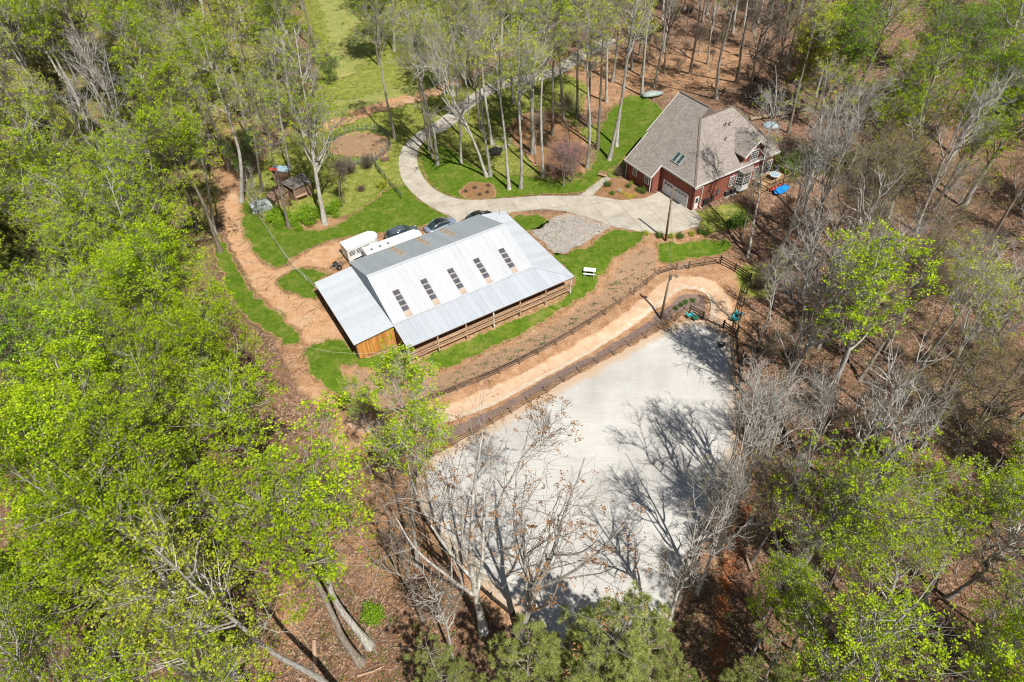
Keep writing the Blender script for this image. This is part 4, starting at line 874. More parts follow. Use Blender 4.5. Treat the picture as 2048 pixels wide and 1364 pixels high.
for i in range(2): make_pine(f'cedar{i}', 80 + i, 14 + 2 * i, .22, .15, 80, 4.2, 6500, 13, .20, 'cedar', 'bark_dark')
def shrub_proto(key, seed, w_, h, nl, mat, ls, twigs=60):
    rs = np.random.RandomState(seed); n = twigs
    D = nrm(rs.normal(0, 1, (n, 3)) * np.array([1, 1, .3]) + np.array([0, 0, .7])); l1, q1 = grow(rs, rs.normal(0, .06, (n, 3)) * np.array([1, 1, 0]), D, rs.uniform(.5, 1., n) * h * 1.05, 5, .1, .18, np.full(n, .014), .006)
    l1[:, :, :2] *= w_ / h; tv, tq = tubes([(l1, q1, 3)]); C = l1[:, 1:].reshape(-1, 3)[rs.randint(0, n * 4, nl)] + rs.normal(0, .11, (nl, 3)) * np.array([w_, w_, h]); C[:, 2] = np.abs(C[:, 2]) + .03
    v, q = leaf_quads(rs, C, ls); PROTO[key] = ([('stems', np_mesh('stems', tv, tq, mats=[MT['bark_tan']])), ('foliage', np_mesh('foliage', v, q, mats=[MT[mat]]))], h)
shrub_proto('bush', 90, 1.1, 1.3, 2600, 'leaf_fresh', .12); shrub_proto('shrub', 91, .8, .8, 1200, 'shrub', .09); shrub_proto('shrub_y', 92, .6, .55, 900, 'leaf_yellow', .08)
shrub_proto('flowers', 93, .45, .35, 500, 'petal', .07, 40); shrub_proto('flowers_w', 94, .35, .4, 300, 'petal_white', .07, 30); shrub_proto('drybush', 95, 1.0, 1.1, 500, 'leaf_tan', .08, 260); shrub_proto('barebush', 96, 1.3, 2.2, 260, 'leaf_olive', .09, 420)

tree_no = [0]
def place(key, x, y, s=1.0, rz=None, top=None, name=None, label=None, cat='tree', group=None, h=None, z=None):
    parts, H = PROTO[key]; z = float(Z(x, y)) if z is None else z
    e = empty(name or 'tree', (x, y, z), 0, label, cat, group); rz = random.uniform(0, 6.28) if rz is None else rz
    base = Vector((x, y, z)); q = Matrix.Rotation(rz, 4, 'Z')
    if top is not None:
        d = top - base; s = d.length / H * 1.0; q = d.to_track_quat('Z', 'Y').to_matrix().to_4x4() @ q
    else:
        q = Matrix.Rotation(random.gauss(0, .035), 4, 'X') @ Matrix.Rotation(random.gauss(0, .035), 4, 'Y') @ q
    e.rotation_euler = q.to_euler(); e.scale = (s, s, s)
    for nm, me in parts: link(nm, me, e)
    return e
KN = {'limefull': ('leafing_tree', 'lime-green leafing hardwood tree'), 'limehi': ('leafing_tree', 'lime-green leafing hardwood tree'), 'lime': ('leafing_tree', 'lime-green leafing hardwood tree'), 'slim': ('tall_tree', 'tall slim tree with sparse yellow-green top'), 'bare': ('bare_tree', 'bare grey hardwood tree'),
      'bud': ('budding_tree', 'grey tree hazy with olive-tan buds'), 'gold': ('budding_tree', 'pale spreading tree dotted with golden catkins'), 'oak': ('oak_tree', 'bare spreading tree with clinging brown leaves'),
      'young': ('leafing_tree', 'slender lime-leafed tree'), 'redbud': ('redbud_tree', 'pink flowering redbud'), 'sapling': ('sapling', 'thin leafless sapling'), 'fresh': ('leafing_tree', 'deep fresh-green leafing tree'),
      'bright': ('leafing_tree', 'yellow-green bushy leafing tree'), 'thin': ('bare_tree', 'thin pale mostly bare tree'), 'thicket': ('thicket_bush', 'many-stemmed green thicket bush'), 'pine': ('pine_tree', 'long-needled green pine'), 'cedar': ('cedar_tree', 'dark olive evergreen cedar')}
def kn(key): return KN[key.rstrip('0123')]
def hero(key, base, top=None, h=None, label='', ml=.30, **kw):
    """tree with its foot at a spot of the ground; top = spot its tip is seen at when it stands h metres tall"""
    b = P(*base); s = (h / PROTO[key][1]) if h else 1.0; t = None
    if top is not None:
        r = ray(*top); zt = b.z + h; k = (zt - CH) / r[2]; t = Vector((r[0] * k, r[1] * k, zt))
        lean = (t - b).to_2d().length
        if lean > ml * h: v = (t - b).to_2d().normalized() * ml * h; t = Vector((b.x + v.x, b.y + v.y, zt))
    planted.append((b.x, b.y, 1.6)); HERO_PX.append(base)
    return place(key, b.x, b.y, s, top=t, name=kn(key)[0], label=label or None, **kw)
planted = []; HERO_PX = []
# --- trees in and round the driveway loop
PARK = [('slim0', (874, 329), (812, 20), 25, 'thick pale tree leaning left over the driveway bend, first right of the drive'),
 ('slim1', (866, 316), (790, 30), 24, 'dark straight tree right behind the leaning pale one at the driveway bend'),
 ('slim1', (859, 300), (800, -20), 23, 'slimmer dark trunk rearmost of the three beside the driveway bend'),
 ('slim2', (790, 277), (752, -20), 24, 'lone dark-barked tree between the round pen and the driveway bend'),
 ('bare1', (973, 354), (760, 110), 22, 'crooked pale tree arching left over the drive, forked near the lawn edge'),
 ('slim2', (981, 352), (930, -30), 26, 'dark upright tree touching the foot of the crooked arching tree'),
 ('slim0', (1018, 379), (930, 60), 24, 'pale tree nearest the drive with a kinked trunk, left of a straight twin'),
 ('slim0', (1041, 376), (1045, 70), 25, 'straight pale tree at the lawn edge just right of the kinked one'),
 ('slim2', (922, 328), (900, 40), 20, 'thin grey tree on the lawn inside the curve of the drive'),
 ('lime1', (1067, 306), (1075, -70), 27, 'broadest trunk in the grove inside the driveway loop'),
 ('slim2', (1086, 352), (1102, -10), 26, 'smooth pale trunk rising just left of the pink redbud'),
 ('slim1', (1105, 270), (1115, -60), 27, 'tall tan trunk standing behind the pink redbud'),
 ('sapling0', (1076, 328), (1085, 150), 12, 'thin dark sapling between the broad trunk and the redbud'),
 ('sapling0', (1127, 318), (1135, 110), 15, 'thin straight stem rising through the redbud blossom'),
 ('slim0', (1173, 335), (1165, 0), 26, 'pale trunk at the right side of the redbud, mottled bark'),
 ('slim1', (1196, 299), (1212, -60), 27, 'dark mottled trunk left of the pair at the right of the lawn'),
 ('slim0', (1218, 320), (1282, -60), 28, 'thick white trunk curving right on the lawn before the house'),
 ('slim2', (1233, 293), (1268, -40), 25, 'grey trunk close behind the thick white curving one'),
 ('slim1', (1154, 232), (1150, -80), 26, 'brown trunk in the leaf litter behind the redbud'),
 ('slim1', (1177, 253), (1190, -90), 26, 'nearly black trunk in the leaf litter right of a brown one'),
 ('slim0', (1213, 202), (1225, -110), 26, 'pale trunk on the edge of the brown woods above the lawn'),
 ('bare0', (1124, 215), (1128, -60), 22, 'slender trunk far back in the grove beside the upper drive'),
 ('slim2', (1284, 190), (1310, -60), 26, 'pale slender trunk just left of the covered boat'),
 ('slim0', (1223, 164), (1240, -130), 26, 'pale trunk deep in the brown woods near the upper drive'),
 ('slim2', (984, 290), (945, -70), 26, 'trunk rising behind the fire pit tyres'), ('bare2', (963, 262), (925, -30), 23, 'grey trunk beside the upper drive behind the fire pit'),
 ('slim1', (922, 270), (880, -60), 23, 'brown trunk by the drive left of the fire pit'), ('slim0', (1028, 205), (1020, -100), 26, 'pale trunk where the upper drive straightens out'),
 ('bare3', (1042, 238), (1035, -60), 24, 'forked grey trunk behind the broadest tree of the loop'),
 ('slim1', (1003, 230), (985, -80), 24, 'brown straight trunk midway along the upper drive'), ('slim2', (1062, 200), (1070, -110), 25, 'slim trunk beyond the drive behind the grove'),
 ('lime2', (905, 190), (860, -80), 24, 'leafing tree between the upper drive and the dirt track'), ('slim1', (940, 165), (925, -120), 24, 'tall trunk beside the dirt track crossing'),
 ('lime0', (1000, 110), (1000, -160), 24, 'leafing tree standing beyond the upper drive near the track')]
for k, b_, t_, h, l in PARK: hero(k, b_, t_, h, l, ml=.30 if k in ('bare1',) or b_ in ((874, 329), (1218, 320)) else .07)
hero('redbud', (1125, 372), None, 6.5, 'pink flowering redbud tree on the lawn inside the driveway loop'); hero('redbud', (1141, 366), None, 5.6, 'smaller redbud at the right side of the larger pink one')
# --- left side
LEFT = [('cedar0', (205, 640), (95, 470), 16, 'dark olive cedar between the left edge and the big lime crown'), ('cedar1', (120, 760), (-10, 590), 15, 'dark cedar low on the left edge above the lime trees'), ('cedar0', (300, 500), (200, 340), 16, 'olive cedar above the big lime crown'), ('cedar1', (60, 420), (-60, 270), 15, 'olive cedar at the left edge higher up'), ('cedar1', (370, 330), (290, 180), 15, 'olive cedar among the upper left trunks'), ('cedar0', (130, 330), (20, 170), 15, 'dark cedar near the upper left edge'),
 ('lime3', (650, 446), (600, 30), 25, 'great pale tree behind the horse trailer, its forked crown over the coop'),
 ('slim1', (578, 455), (520, 190), 21, 'straight mottled trunk at the hedge in front of the chicken coop'),
 ('limehi0', (482, 404), (400, 60), 24, 'tall pale tree beside the orange dirt track, at its right edge'),
 ('slim1', (523, 379), (485, 120), 22, 'trunk standing left of the brown-roofed coop'), ('slim2', (581, 342), (545, 70), 22, 'tan trunk behind the red and blue tarpaulin shelter'),
 ('bare0', (528, 437), (498, 340), 9, 'thin pale pole-like tree beside the white hoop hut'), ('sapling0', (694, 407), (670, 280), 11, 'slender pale tree left of the shrubby paddock corner'),
 ('sapling0', (688, 411), (672, 290), 10, 'thin stem leaning on the slender paddock tree'), ('limehi1', (440, 503), (330, 230), 24, 'tall trunk at the left edge of the orange dirt track'),
 ('limehi1', (394, 460), (300, 130), 25, 'heavy grey trunk in the shade left of the dirt track'), ('slim2', (430, 470), (350, 150), 24, 'trunk close behind the one edging the dirt track'),
 ('bare1', (330, 460), (262, 250), 18, 'dead snag with stubby pale limbs left of the dirt track'), ('limehi2', (172, 470), (60, 160), 22, 'pale trunk rising at the far left above the cedars'),
 ('limehi0', (330, 330), (215, -40), 24, 'leafing tree deep in the left woods above the cedars'), ('fresh', (560, 205), (520, -20), 18, 'bushy green tree at the edge of the far meadow'),
 ('limehi2', (500, 290), (440, -10), 24, 'leafing tree above the bend of the shaded dirt track'), ('limehi0', (610, 270), (560, -60), 25, 'leafing tree between the coop and the far meadow'),
 ('cedar0', (250, 560), (150, 400), 15, 'dark olive cedar left of the big lime crown'), ('cedar1', (150, 640), (30, 470), 15, 'broad dark cedar at the left edge below another'),
 ('cedar0', (330, 400), (230, 250), 15, 'cedar with flat olive boughs in the left woods'), ('cedar1', (260, 380), (150, 230), 14, 'cedar half hidden behind lime foliage at upper left'), ('cedar1', (80, 520), (-40, 380), 14, 'cedar against the left picture edge'),
 ('limefull', (425, 800), (300, 480), 20, 'big lime-green crown left of the barn yard, topmost in the picture left of the path'),
 ('limefull', (500, 890), (385, 640), 18, 'lime-green tree directly left of the lawn below the barn'), ('limehi0', (560, 1060), (420, 760), 22, 'pale-limbed lime tree left of the orange clearing'),
 ('limehi0', (742, 1292), (600, 900), 25, 'thick double-stemmed tree, upper trunk of the leaning pair at bottom left'), ('limehi1', (721, 1324), (500, 980), 26, 'leaning white-trunked tree, lower of the pair at bottom left'),
 ('limehi2', (700, 1400), (300, 1090), 25, 'huge tree leaning left with long pale limbs at the lower left'), ('limefull', (470, 1350), (150, 950), 23, 'lime tree filling the lower left, trunk hidden'),
 ('limefull', (330, 1230), (60, 850), 23, 'lime tree at the left edge below the cedars'), ('limefull', (270, 1050), (110, 720), 21, 'lime tree left of the big white limbs'), ('fresh', (200, 900), (20, 640), 19, 'deeper green tree against the left edge'),
 ('lime0', (420, 950), (260, 700), 19, 'lime tree at mid left with pale branches'), ('lime1', (560, 1500), (300, 1270), 20, 'lime tree rising from below the bottom left corner'), ('lime3', (250, 1500), (-60, 1240), 21, 'lime tree in the bottom left corner'),
 ('young', (836, 1130), (818, 745), 22, 'slender lime-leafed tree before the barn fence, thin white trunk'), ('young', (760, 905), (700, 760), 9, 'small lime-leafed tree at the left end of the rail fence'),
 ('bare2', (846, 1240), (740, 960), 14, 'twisted bare tree with drooping twigs left of the arena'), ('oak', (968, 1262), (965, 860), 22, 'many-forked bare tree with brown leaves over the arena corner'),
 ('oak', (1040, 1275), (1225, 870), 21, 'second brown-leaved tree leaning right over the pale sand'), ('bare0', (905, 1320), (840, 1130), 12, 'tangled bare tree at the bottom beside the pines'),
 ('pine0', (1175, 1470), (1225, 1095), 17, 'largest long-needled pine rising over the bottom of the arena'), ('pine1', (1050, 1490), (1000, 1200), 14, 'pine left of the largest one at the bottom edge'),
 ('pine1', (1300, 1500), (1340, 1170), 14, 'pine right of the largest one, against the arena corner'), ('pine0', (1440, 1560), (1570, 1270), 14, 'pine at the bottom right beside the log heap'), ('pine1', (1190, 1580), (1130, 1310), 13, 'low pine cut off by the bottom edge, middle of the pines'),
 ('pine0', (930, 1520), (880, 1270), 12, 'pine leftmost of the row along the bottom edge'), ('pine0', (1130, 1440), (1110, 1220), 10, 'small pine in the gap between the two tallest pines'), ('pine1', (1250, 1440), (1290, 1210), 11, 'small pine at the lower arena corner before the largest pine'), ('pine0', (1520, 1500), (1620, 1310), 11, 'short pine just right of the log heap pine'),
 ('pine1', (1600, 1600), (1700, 1330), 12, 'pine rightmost of the row along the bottom edge')]
for k, b_, t_, h, l in LEFT: hero(k, b_, t_, h, l)
# --- right side
RIGHT = [('limehi0', (1597, 925), (1768, 470), 25, 'brightest lime crown in the right woods, on a long pale trunk'), ('gold', (1556, 1090), (1440, 860), 14, 'spreading tree with golden catkins over the arena fence'),
 ('bare3', (1392, 1185), (1500, 800), 18, 'bare tree at the lower right arena corner casting a long branchy shadow'), ('bare1', (1432, 1100), (1560, 740), 19, 'bare many-forked tree outside the black fence halfway down the arena'), ('bare0', (1330, 1285), (1400, 1010), 17, 'bare tree rising behind the pines at the arena corner'),
 ('bare3', (1500, 1050), (1590, 660), 17, 'white-limbed bare tree right of the arena, many forked'), ('bare1', (1478, 980), (1500, 700), 13, 'bare white-twigged tree leaning over the arena fence'), ('bare3', (1590, 1000), (1680, 680), 16, 'bare forked tree below the bright lime crown'),
 ('bare1', (1700, 1120), (1850, 690), 18, 'spreading bare tree at mid right with pale limbs'), ('lime3', (1745, 1280), (1800, 900), 16, 'lime-leafed tree sprawling at the lower right'), ('lime0', (1830, 1240), (1975, 930), 16, 'lime-leafed tree at the right edge low down'),
 ('young', (1640, 1230), (1690, 1000), 11, 'small lime-leafed tree above the log heap'), ('bud0', (1720, 760), (1900, 480), 18, 'tan-budded tree right of the bright lime crown'), ('bud1', (1800, 640), (1960, 330), 20, 'tan-budded tree at the upper right edge'),
 ('slim2', (1604, 441), (1655, 120), 22, 'black-trunked tall tree right of the deck with the kayak'), ('thin', (1495, 512), (1545, 110), 24, 'thin tan leaning tree that crosses in front of the house dormer'), ('sapling0', (1562, 372), (1575, 240), 13, 'thin dark stem rising beside the blue kayak'),
 ('thin', (1484, 470), (1510, 330), 12, 'slim grey tree at the edge of the dark lawn by the house'), ('slim1', (1587, 458), (1612, 300), 14, 'ivy-wrapped trunk right of the blue kayak'), ('slim0', (1433, 198), (1478, -90), 27, 'thick white trunk right behind the house ridge'),
 ('slim1', (1473, 164), (1520, -120), 26, 'dark trunk behind the house, right of the thick white one'), ('bare2', (1502, 191), (1555, -40), 23, 'dark leaning tree at the house corner woods'), ('slim2', (1380, 147), (1400, -130), 26, 'pale trunk in the woods beyond the roof ridge'),
 ('lime2', (1775, 434), (1880, 60), 22, 'lime tree with pale trunks leaning right at upper right'), ('fresh', (1800, 330), (1930, 20), 21, 'fresh green crown at the top right'), ('fresh', (1900, 380), (2060, 120), 21, 'fresh green crown at the right edge up high'),
 ('bare3', (1660, 380), (1720, 130), 20, 'bare spreading tree at the middle of the upper right woods'), ('bud0', (1590, 200), (1640, 10), 18, 'yellowish budding tree right of the house at the top'), ('bright', (1590, 215), (1635, 60), 17, 'yellow-green crown over the brown woods at top right'),
 ('bud1', (1930, 900), (2150, 640), 18, 'tan-budded tree at the right edge of the middle'), ('bare1', (1880, 800), (2020, 520), 18, 'bare pale-limbed tree near the right edge'), ('bare2', (1690, 620), (1760, 420), 12, 'slender bare tree behind the bright lime crown'),
 ('lime3', (1950, 1400), (2120, 1150), 16, 'lime tree in the bottom right corner'), ('bare0', (1540, 640), (1560, 520), 9, 'thin dark tree right of the arena gate')]
for k, b_, t_, h, l in RIGHT: hero(k, b_, t_, h, l)
# --- the woods between them
CLEAR = [G(p) for p in LAWNS] + [G(PATHB), G(ARENA), [tuple(p) for p in so + si[::-1]], [tuple(p) for p in APRON]]
HOUSE_FP = [(1230, 380), (1390, 440), (1500, 400), (1620, 400), (1610, 300), (1500, 190), (1370, 150), (1320, 215)]
CLEAR.append(G(HOUSE_FP)); CLEAR.append(G([(600, 790), (880, 640), (1200, 440), (1460, 470), (1500, 700), (1460, 1040), (1390, 1180), (1180, 1360), (1000, 1260), (800, 1000)]))
CLEAR.append(G([(455, 370), (520, 350), (560, 330), (640, 330), (640, 240), (800, 190), (860, 240), (860, 400), (600, 470), (470, 480)]))
CLEAR.append([(p[0], p[1]) for p in G([(640, -80), (790, -80), (760, 30), (700, 130), (650, 140)])])
def fill(kinds, px, n, dmin, seed, h=(.8, 1.1), region='', wts=None, clear=True):
    rs = random.Random(seed); poly = G(px); xs = [p[0] for p in poly]; ys = [p[1] for p in poly]; done = 0; tries = 0
    while done < n and tries < n * 60:
        tries += 1; x = rs.uniform(min(xs), max(xs)); y = rs.uniform(min(ys), max(ys)); A_ = np.array([x]); B_ = np.array([y])
        if not pip(A_, B_, poly)[0]: continue
        if clear and any(pip(A_, B_, c)[0] for c in CLEAR): continue
        if any((x - a) ** 2 + (y - b) ** 2 < max(dmin, r) ** 2 for a, b, r in planted): continue
        planted.append((x, y, dmin * .8)); k = rs.choices(kinds, wts)[0]; nm, ds = kn(k); reg = region
        place(k, x, y, rs.uniform(*h), rs.uniform(0, 6.28), name=nm, label=f'{ds} {reg}', group=f'{ds} kind {reg}'.replace(' tree kind', ' trees').replace(' kind', '')[:78]); done += 1
NR = [(1250, 205), (1262, 90), (1250, -70), (2500, -70), (2600, 500), (1700, 480), (1600, 330), (1440, 200), (1340, 190)]
fill(['slim0', 'slim1', 'slim2', 'bare0', 'bare1', 'bare2', 'bare3', 'sapling0'], [(1240, 210), (1262, 90), (1290, -70), (1640, -70), (1640, 300), (1440, 200), (1340, 190)], 62, 3.2, 11, (.85, 1.1), 'in the brown-floored woods above the house', [3, 4, 3, 2, 1, 3, 1, 3])
fill(['lime0', 'lime2', 'fresh', 'bud0', 'bud1', 'bare0', 'bare1', 'bare3'], [(1640, -70), (2600, -70), (2500, 480), (1700, 480), (1620, 330)], 74, 3.7, 12, (.8, 1.05), 'in the upper right woods', [4, 4, 5, 3, 2, 2, 2, 2])
fill(['bare0', 'slim0', 'bare2', 'bare3', 'bud0', 'bud1', 'sapling0', 'thin'], [(1510, 450), (1700, 470), (2400, 470), (2400, 1000), (1560, 1000), (1500, 800), (1520, 600)], 46, 3.4, 13, (.75, 1.05), 'in the woods right of the arena', [3, 3, 2, 3, 4, 4, 4, 3])
fill(['limehi0', 'lime3', 'young', 'bare0', 'bare2', 'thin', 'sapling0'], [(1490, 1000), (2300, 960), (2100, 1560), (1490, 1560)], 30, 3.0, 14, (.6, .9), 'in the woods at the lower right', [2, 2, 3, 3, 3, 3, 5])
fill(['limehi0', 'limehi1', 'limehi2', 'lime3', 'slim0', 'slim1', 'bare1', 'fresh', 'cedar1'], [(640, -70), (640, 110), (590, 210), (470, 330), (425, 420), (-60, 440), (-160, -70)], 118, 3.2, 15, (.75, 1.05), 'in the upper left woods', [5, 5, 5, 2, 3, 4, 2, 1, 3])
fill(['lime0', 'lime1', 'lime2', 'lime3', 'cedar1', 'bare0', 'young', 'cedar0'], [(330, 470), (-100, 420), (-60, 1400), (420, 1450), (470, 1250), (470, 900), (400, 720), (360, 600)], 34, 4.2, 16, (.7, .92), 'in the lower left woods', [3, 3, 3, 3, 2, 3, 2, 2])
fill(['slim0', 'slim1', 'lime0', 'lime1', 'bare1', 'bare3', 'fresh', 'thicket'], [(700, 90), (745, 100), (800, 20), (830, -60), (1260, -60), (1230, 60), (1100, 120), (1000, 100), (960, 130), (900, 140), (700, 190)], 38, 3.6, 17, (.8, 1.02), 'beyond the upper drive', [3, 4, 2, 2, 2, 2, 1, 3])
fill(['limehi0', 'limehi1', 'slim1', 'bare2', 'bare1', 'cedar1', 'cedar0', 'thicket'], [(-60, 90), (430, 60), (430, 420), (-60, 460)], 46, 2.7, 31, (.75, 1.0), 'in the upper left woods', [4, 4, 4, 3, 2, 3, 2, 5])
fill(['thicket', 'sapling1', 'sapling0'], [(400, 200), (640, 130), (700, 150), (640, 220), (540, 300), (500, 400), (440, 420), (300, 440)], 26, 2.2, 18, (.6, 1.1), 'under the trees left of the meadow')
fill(['sapling0', 'sapling1'], [(1500, 440), (1700, 440), (2100, 600), (2100, 1200), (1500, 1300), (1500, 700)], 44, 1.8, 19, (.5, .95), 'among the right-hand trees')
fill(['sapling0', 'sapling1'], [(1280, 175), (1300, 0), (1640, 0), (1640, 300), (1500, 200)], 36, 1.8, 20, (.6, 1.1), 'in the brown woods above the house')

# ================================================================== FENCES AND POLES
def fence(name, label, px, mat, spacing=2.5, ph=1.35, rails=(0.45, 0.85, 1.2), rw=0.14, side=0.09, group=None, post_w=.15, cat='fence', rr=None):
    root = empty(name, P(*px[0]), 0, label, cat, group); o = Vector(root.location); w_ = smooth_closed(G(px), .5, False)
    L = sum((b - a).length for a, b in zip(w_[:-1], w_[1:])); n = max(2, round(L / spacing) + 1); pp = resamp(w_, n); pts = [Vector((p.x, p.y, float(Z(p.x, p.y)))) for p in pp]
    for p in pts:
        t = Vector((random.gauss(0, .02), random.gauss(0, .02), ph + random.uniform(-.04, .06))); MB().bar(p - o - Vector((0, 0, .4)), p - o + t, post_w).build('post', MT[mat], root)
    for a, b in zip(pts[:-1], pts[1:]):
        d = (b - a).normalized(); s = Vector((d.y, -d.x, 0)) * side
        for h in rails:
            j = lambda: Vector((0, 0, h + random.uniform(-.02, .02)))
            MB().bar(a - o + s + j() - d * .05, b - o + s + j() + d * .05, .045, rw).build('rail', MT[mat], root)
    return root
fence('rail_fence', 'brown rail fence running along the upper side of the dirt path', [(683, 820), (720, 828), (765, 829), (810, 824), (865, 800), (950, 768), (1010, 741), (1085, 704), (1150, 666), (1215, 626), (1280, 580), (1322, 546), (1352, 539)], 'fence', 2.75)
fence('rail_fence', 'brown rail fence between the small metal gate and the black corner rails', [(1377, 537), (1404, 532), (1438, 527)], 'fence', 2.4)
fence('rail_fence', 'dark rail fence slanting down from the brown fence corner to the woods', [(1440, 527), (1470, 543), (1499, 562)], 'fence_dark', 2.6)
fence('rail_fence', 'dark rail fence along the woods between corner post and teal chairs', [(1499, 563), (1490, 595), (1481, 630), (1474, 668)], 'fence_dark', 2.6, group=None)
fence('rail_fence', 'brown rail fence along the top edge of the arena beside the mulch', [(866, 914), (905, 892), (940, 874), (1020, 829), (1080, 794), (1140, 757), (1190, 730), (1242, 702), (1300, 670), (1345, 645), (1378, 624)], 'fence', 2.6)
fence('rail_fence', 'short dark rail section between the teal chair and the tube gate', [(1378, 624), (1405, 639)], 'fence_dark', 2.2)
fence('rail_fence', 'short dark rail section right of the tube gate', [(1446, 657), (1470, 675)], 'fence_dark', 2.0)
fence('arena_fence', 'long black rail fence down the right side of the arena', [(1471, 675), (1474, 720), (1480, 800), (1485, 890), (1462, 960), (1436, 1020), (1408, 1095), (1376, 1176)], 'fence_dark', 2.6)
fence('arena_fence', 'black rail fence closing the shaded lower left side of the arena', [(860, 916), (838, 950), (830, 1000), (862, 1060), (940, 1158), (1024, 1232), (1100, 1293), (1180, 1350)], 'fence_dark', 2.6)
def tube_gate(name, label, a, b, h=1.2, rails=6, mat='steel', cat='gate', r=.028, group=None):
    A, B = P(*a), P(*b); root = empty(name, A, 0, label, cat, group); d = B - A; q = d.normalized()
    mb = MB(); mb.tube([(0, 0, .08), (0, 0, h)], r, 6).tube([d + Vector((0, 0, .08)), d + Vector((0, 0, h))], r, 6); mid = d * .5; mb.tube([mid + Vector((0, 0, .1)), mid + Vector((0, 0, h))], r * .8, 6); mb.build('gate_frame', MT[mat], root)
    for k in range(rails): z = .12 + (h - .12) * k / (rails - 1); MB().tube([(0, 0, z), d + Vector((0, 0, z))], r * .9, 6).build('rail', MT[mat], root)
    return root
tube_gate('metal_gate', 'grey tube gate closing the arena beside the green table', (1407, 639), (1444, 656), 1.25, 6)
tube_gate('metal_gate', 'small silver tube gate set in the brown fence by the lawn', (1354, 540), (1375, 537), 1.15, 5)
# round pen of green tube panels
pc = (P(779, 289) + P(656, 300)) / 2; pr = (P(779, 289) - P(656, 300)).length / 2 + .2
pen = empty('round_pen', (pc.x, pc.y, 0), 0, 'round pen of green tube panels beside the driveway bend', 'round pen'); NP = 22
for k in range(NP):
    a0, a1 = 2 * math.pi * k / NP, 2 * math.pi * (k + .97) / NP; p0 = Vector((pr * math.cos(a0), pr * math.sin(a0), 0)); p1 = Vector((pr * math.cos(a1), pr * math.sin(a1), 0)); mb = MB()
    for p in (p0, p0.lerp(p1, .5), p1): mb.tube([p + Vector((0, 0, float(Z(pc.x + p.x, pc.y + p.y)) - .05)), p + Vector((0, 0, float(Z(pc.x + p.x, pc.y + p.y)) + 1.5))], .035, 6)
    for z in (.25, .55, .85, 1.15, 1.45): mb.tube([p0 + Vector((0, 0, z)), p1 + Vector((0, 0, z))], .028, 5)
    mb.build('pen_panel', MT['panel_green'], pen)
for lb, a, b in (('dark green tube fence leading down from the round pen, upper run', (745, 318), (760, 347)), ('dark green wire fence beside the yellow bush, lower run', (761, 347), (803, 397))):
    r_ = fence('wire_fence', lb, [a, b], 'panel_green', 2.2, 1.2, (.2, .5, .8, 1.1), .04, .03, post_w=.07)
def utility_pole(name, label, base, h, top, lamp=False):
    b = P(*base); root = empty(name, b, 0, label, 'pole'); r = ray(*top); k = (b.z + h - CH) / r[2]; t = Vector((r[0] * k - b.x, r[1] * k - b.y, h))
    if t.xy.length > .5: t.x, t.y = t.xy.normalized() * .5
    MB().tube([(0, 0, -.5), t * .5, t], [.16, .14, .11], 10).build('post', MT['pole'], root, smooth=True)
    if lamp:
        MB().tube([t + Vector((0, 0, -.3)), t + Vector((.35, -.35, .05)), t + Vector((.6, -.6, .02))], .035, 6).build('arm', MT['steel'], root)
        MB().tube([t + Vector((.6, -.6, .12)), t + Vector((.6, -.6, -.02)), t + Vector((.6, -.6, -.2))], [.1, .2, .13], 10).build('lamp_head', MT['steel'], root)
        MB().tube([t + Vector((.08, -.16, -.9)), t + Vector((.08, -.16, -.3))], [.13, .13], 10).build('transformer', MT['steel'], root)
    else: MB().bar(t + Vector((-.35, 0, -.25)), t + Vector((.35, 0, -.25)), .07).build('crossarm', MT['pole'], root)
    return b + t
pt1 = utility_pole('utility_pole', 'plain wooden pole standing before the garage at the drive edge', (1331, 481), 8.4, (1346, 374))
pt2 = utility_pole('utility_pole', 'wooden pole with a lamp on top, inside the path loop', (1321, 638), 7.2, (1342, 545), True)
def wire(label, a, b, sag=.6, r=.012, name='overhead_wire', mat='wire'):
    a, b = Vector(a), Vector(b); return tag(MB().tube([a.lerp(b, t / 12) - Vector((0, 0, sag * 4 * (t / 12) * (1 - t / 12))) for t in range(13)], r, 4).build(name, MT[mat]), label, 'wire')
bm_ = barn.matrix_basis if False else Matrix.Translation((bx, by, 0)) @ Matrix.Rotation(byaw, 4, 'Z')
hm_ = Matrix.Translation((ox, oy, 0)) @ Matrix.Rotation(hy, 4, 'Z')
wire('thin wire from the garage pole to the barn roof mast', pt1, bm_ @ Vector((XR - 1.1, BW - .7, H2 + 1.0)), .9)
wire('thin wire from the garage pole towards the lamp pole', pt1, pt2, .7)
# pale electric rope fence
rp = empty('rope_fence', P(500, 400), 0, 'pale electric rope fence from the white hoop hut to the barn corner', 'fence'); o_ = Vector(rp.location)
rpt = [P(*p) for p in ((500, 398), (520, 440), (545, 478), (570, 515), (590, 540), (612, 562), (634, 582))]
for p in rpt: MB().tube([p - o_, p - o_ + Vector((0, 0, 1.25))], .025, 6).build('post', MT['white'], rp)
for h in (.5, .85, 1.2): MB().tube([p - o_ + Vector((0, 0, h - .03 * (i % 2))) for i, p in enumerate(rpt)], .013, 4).build('rope', MT['rope'], rp)
rp = empty('rope_fence', P(612, 712), 0, 'thin rope fence on metal stakes across the lawn below the orange boards', 'fence'); o_ = Vector(rp.location)
rpt = [P(*p) for p in ((612, 705), (664, 716), (720, 720), (770, 716), (806, 716))]
for p in rpt: MB().tube([p - o_, p - o_ + Vector((0, 0, 1.1))], .02, 6).build('post', MT['steel'], rp)
MB().tube([p - o_ + Vector((0, 0, 1.05)) for p in rpt], .012, 4).build('rope', MT['rope'], rp)

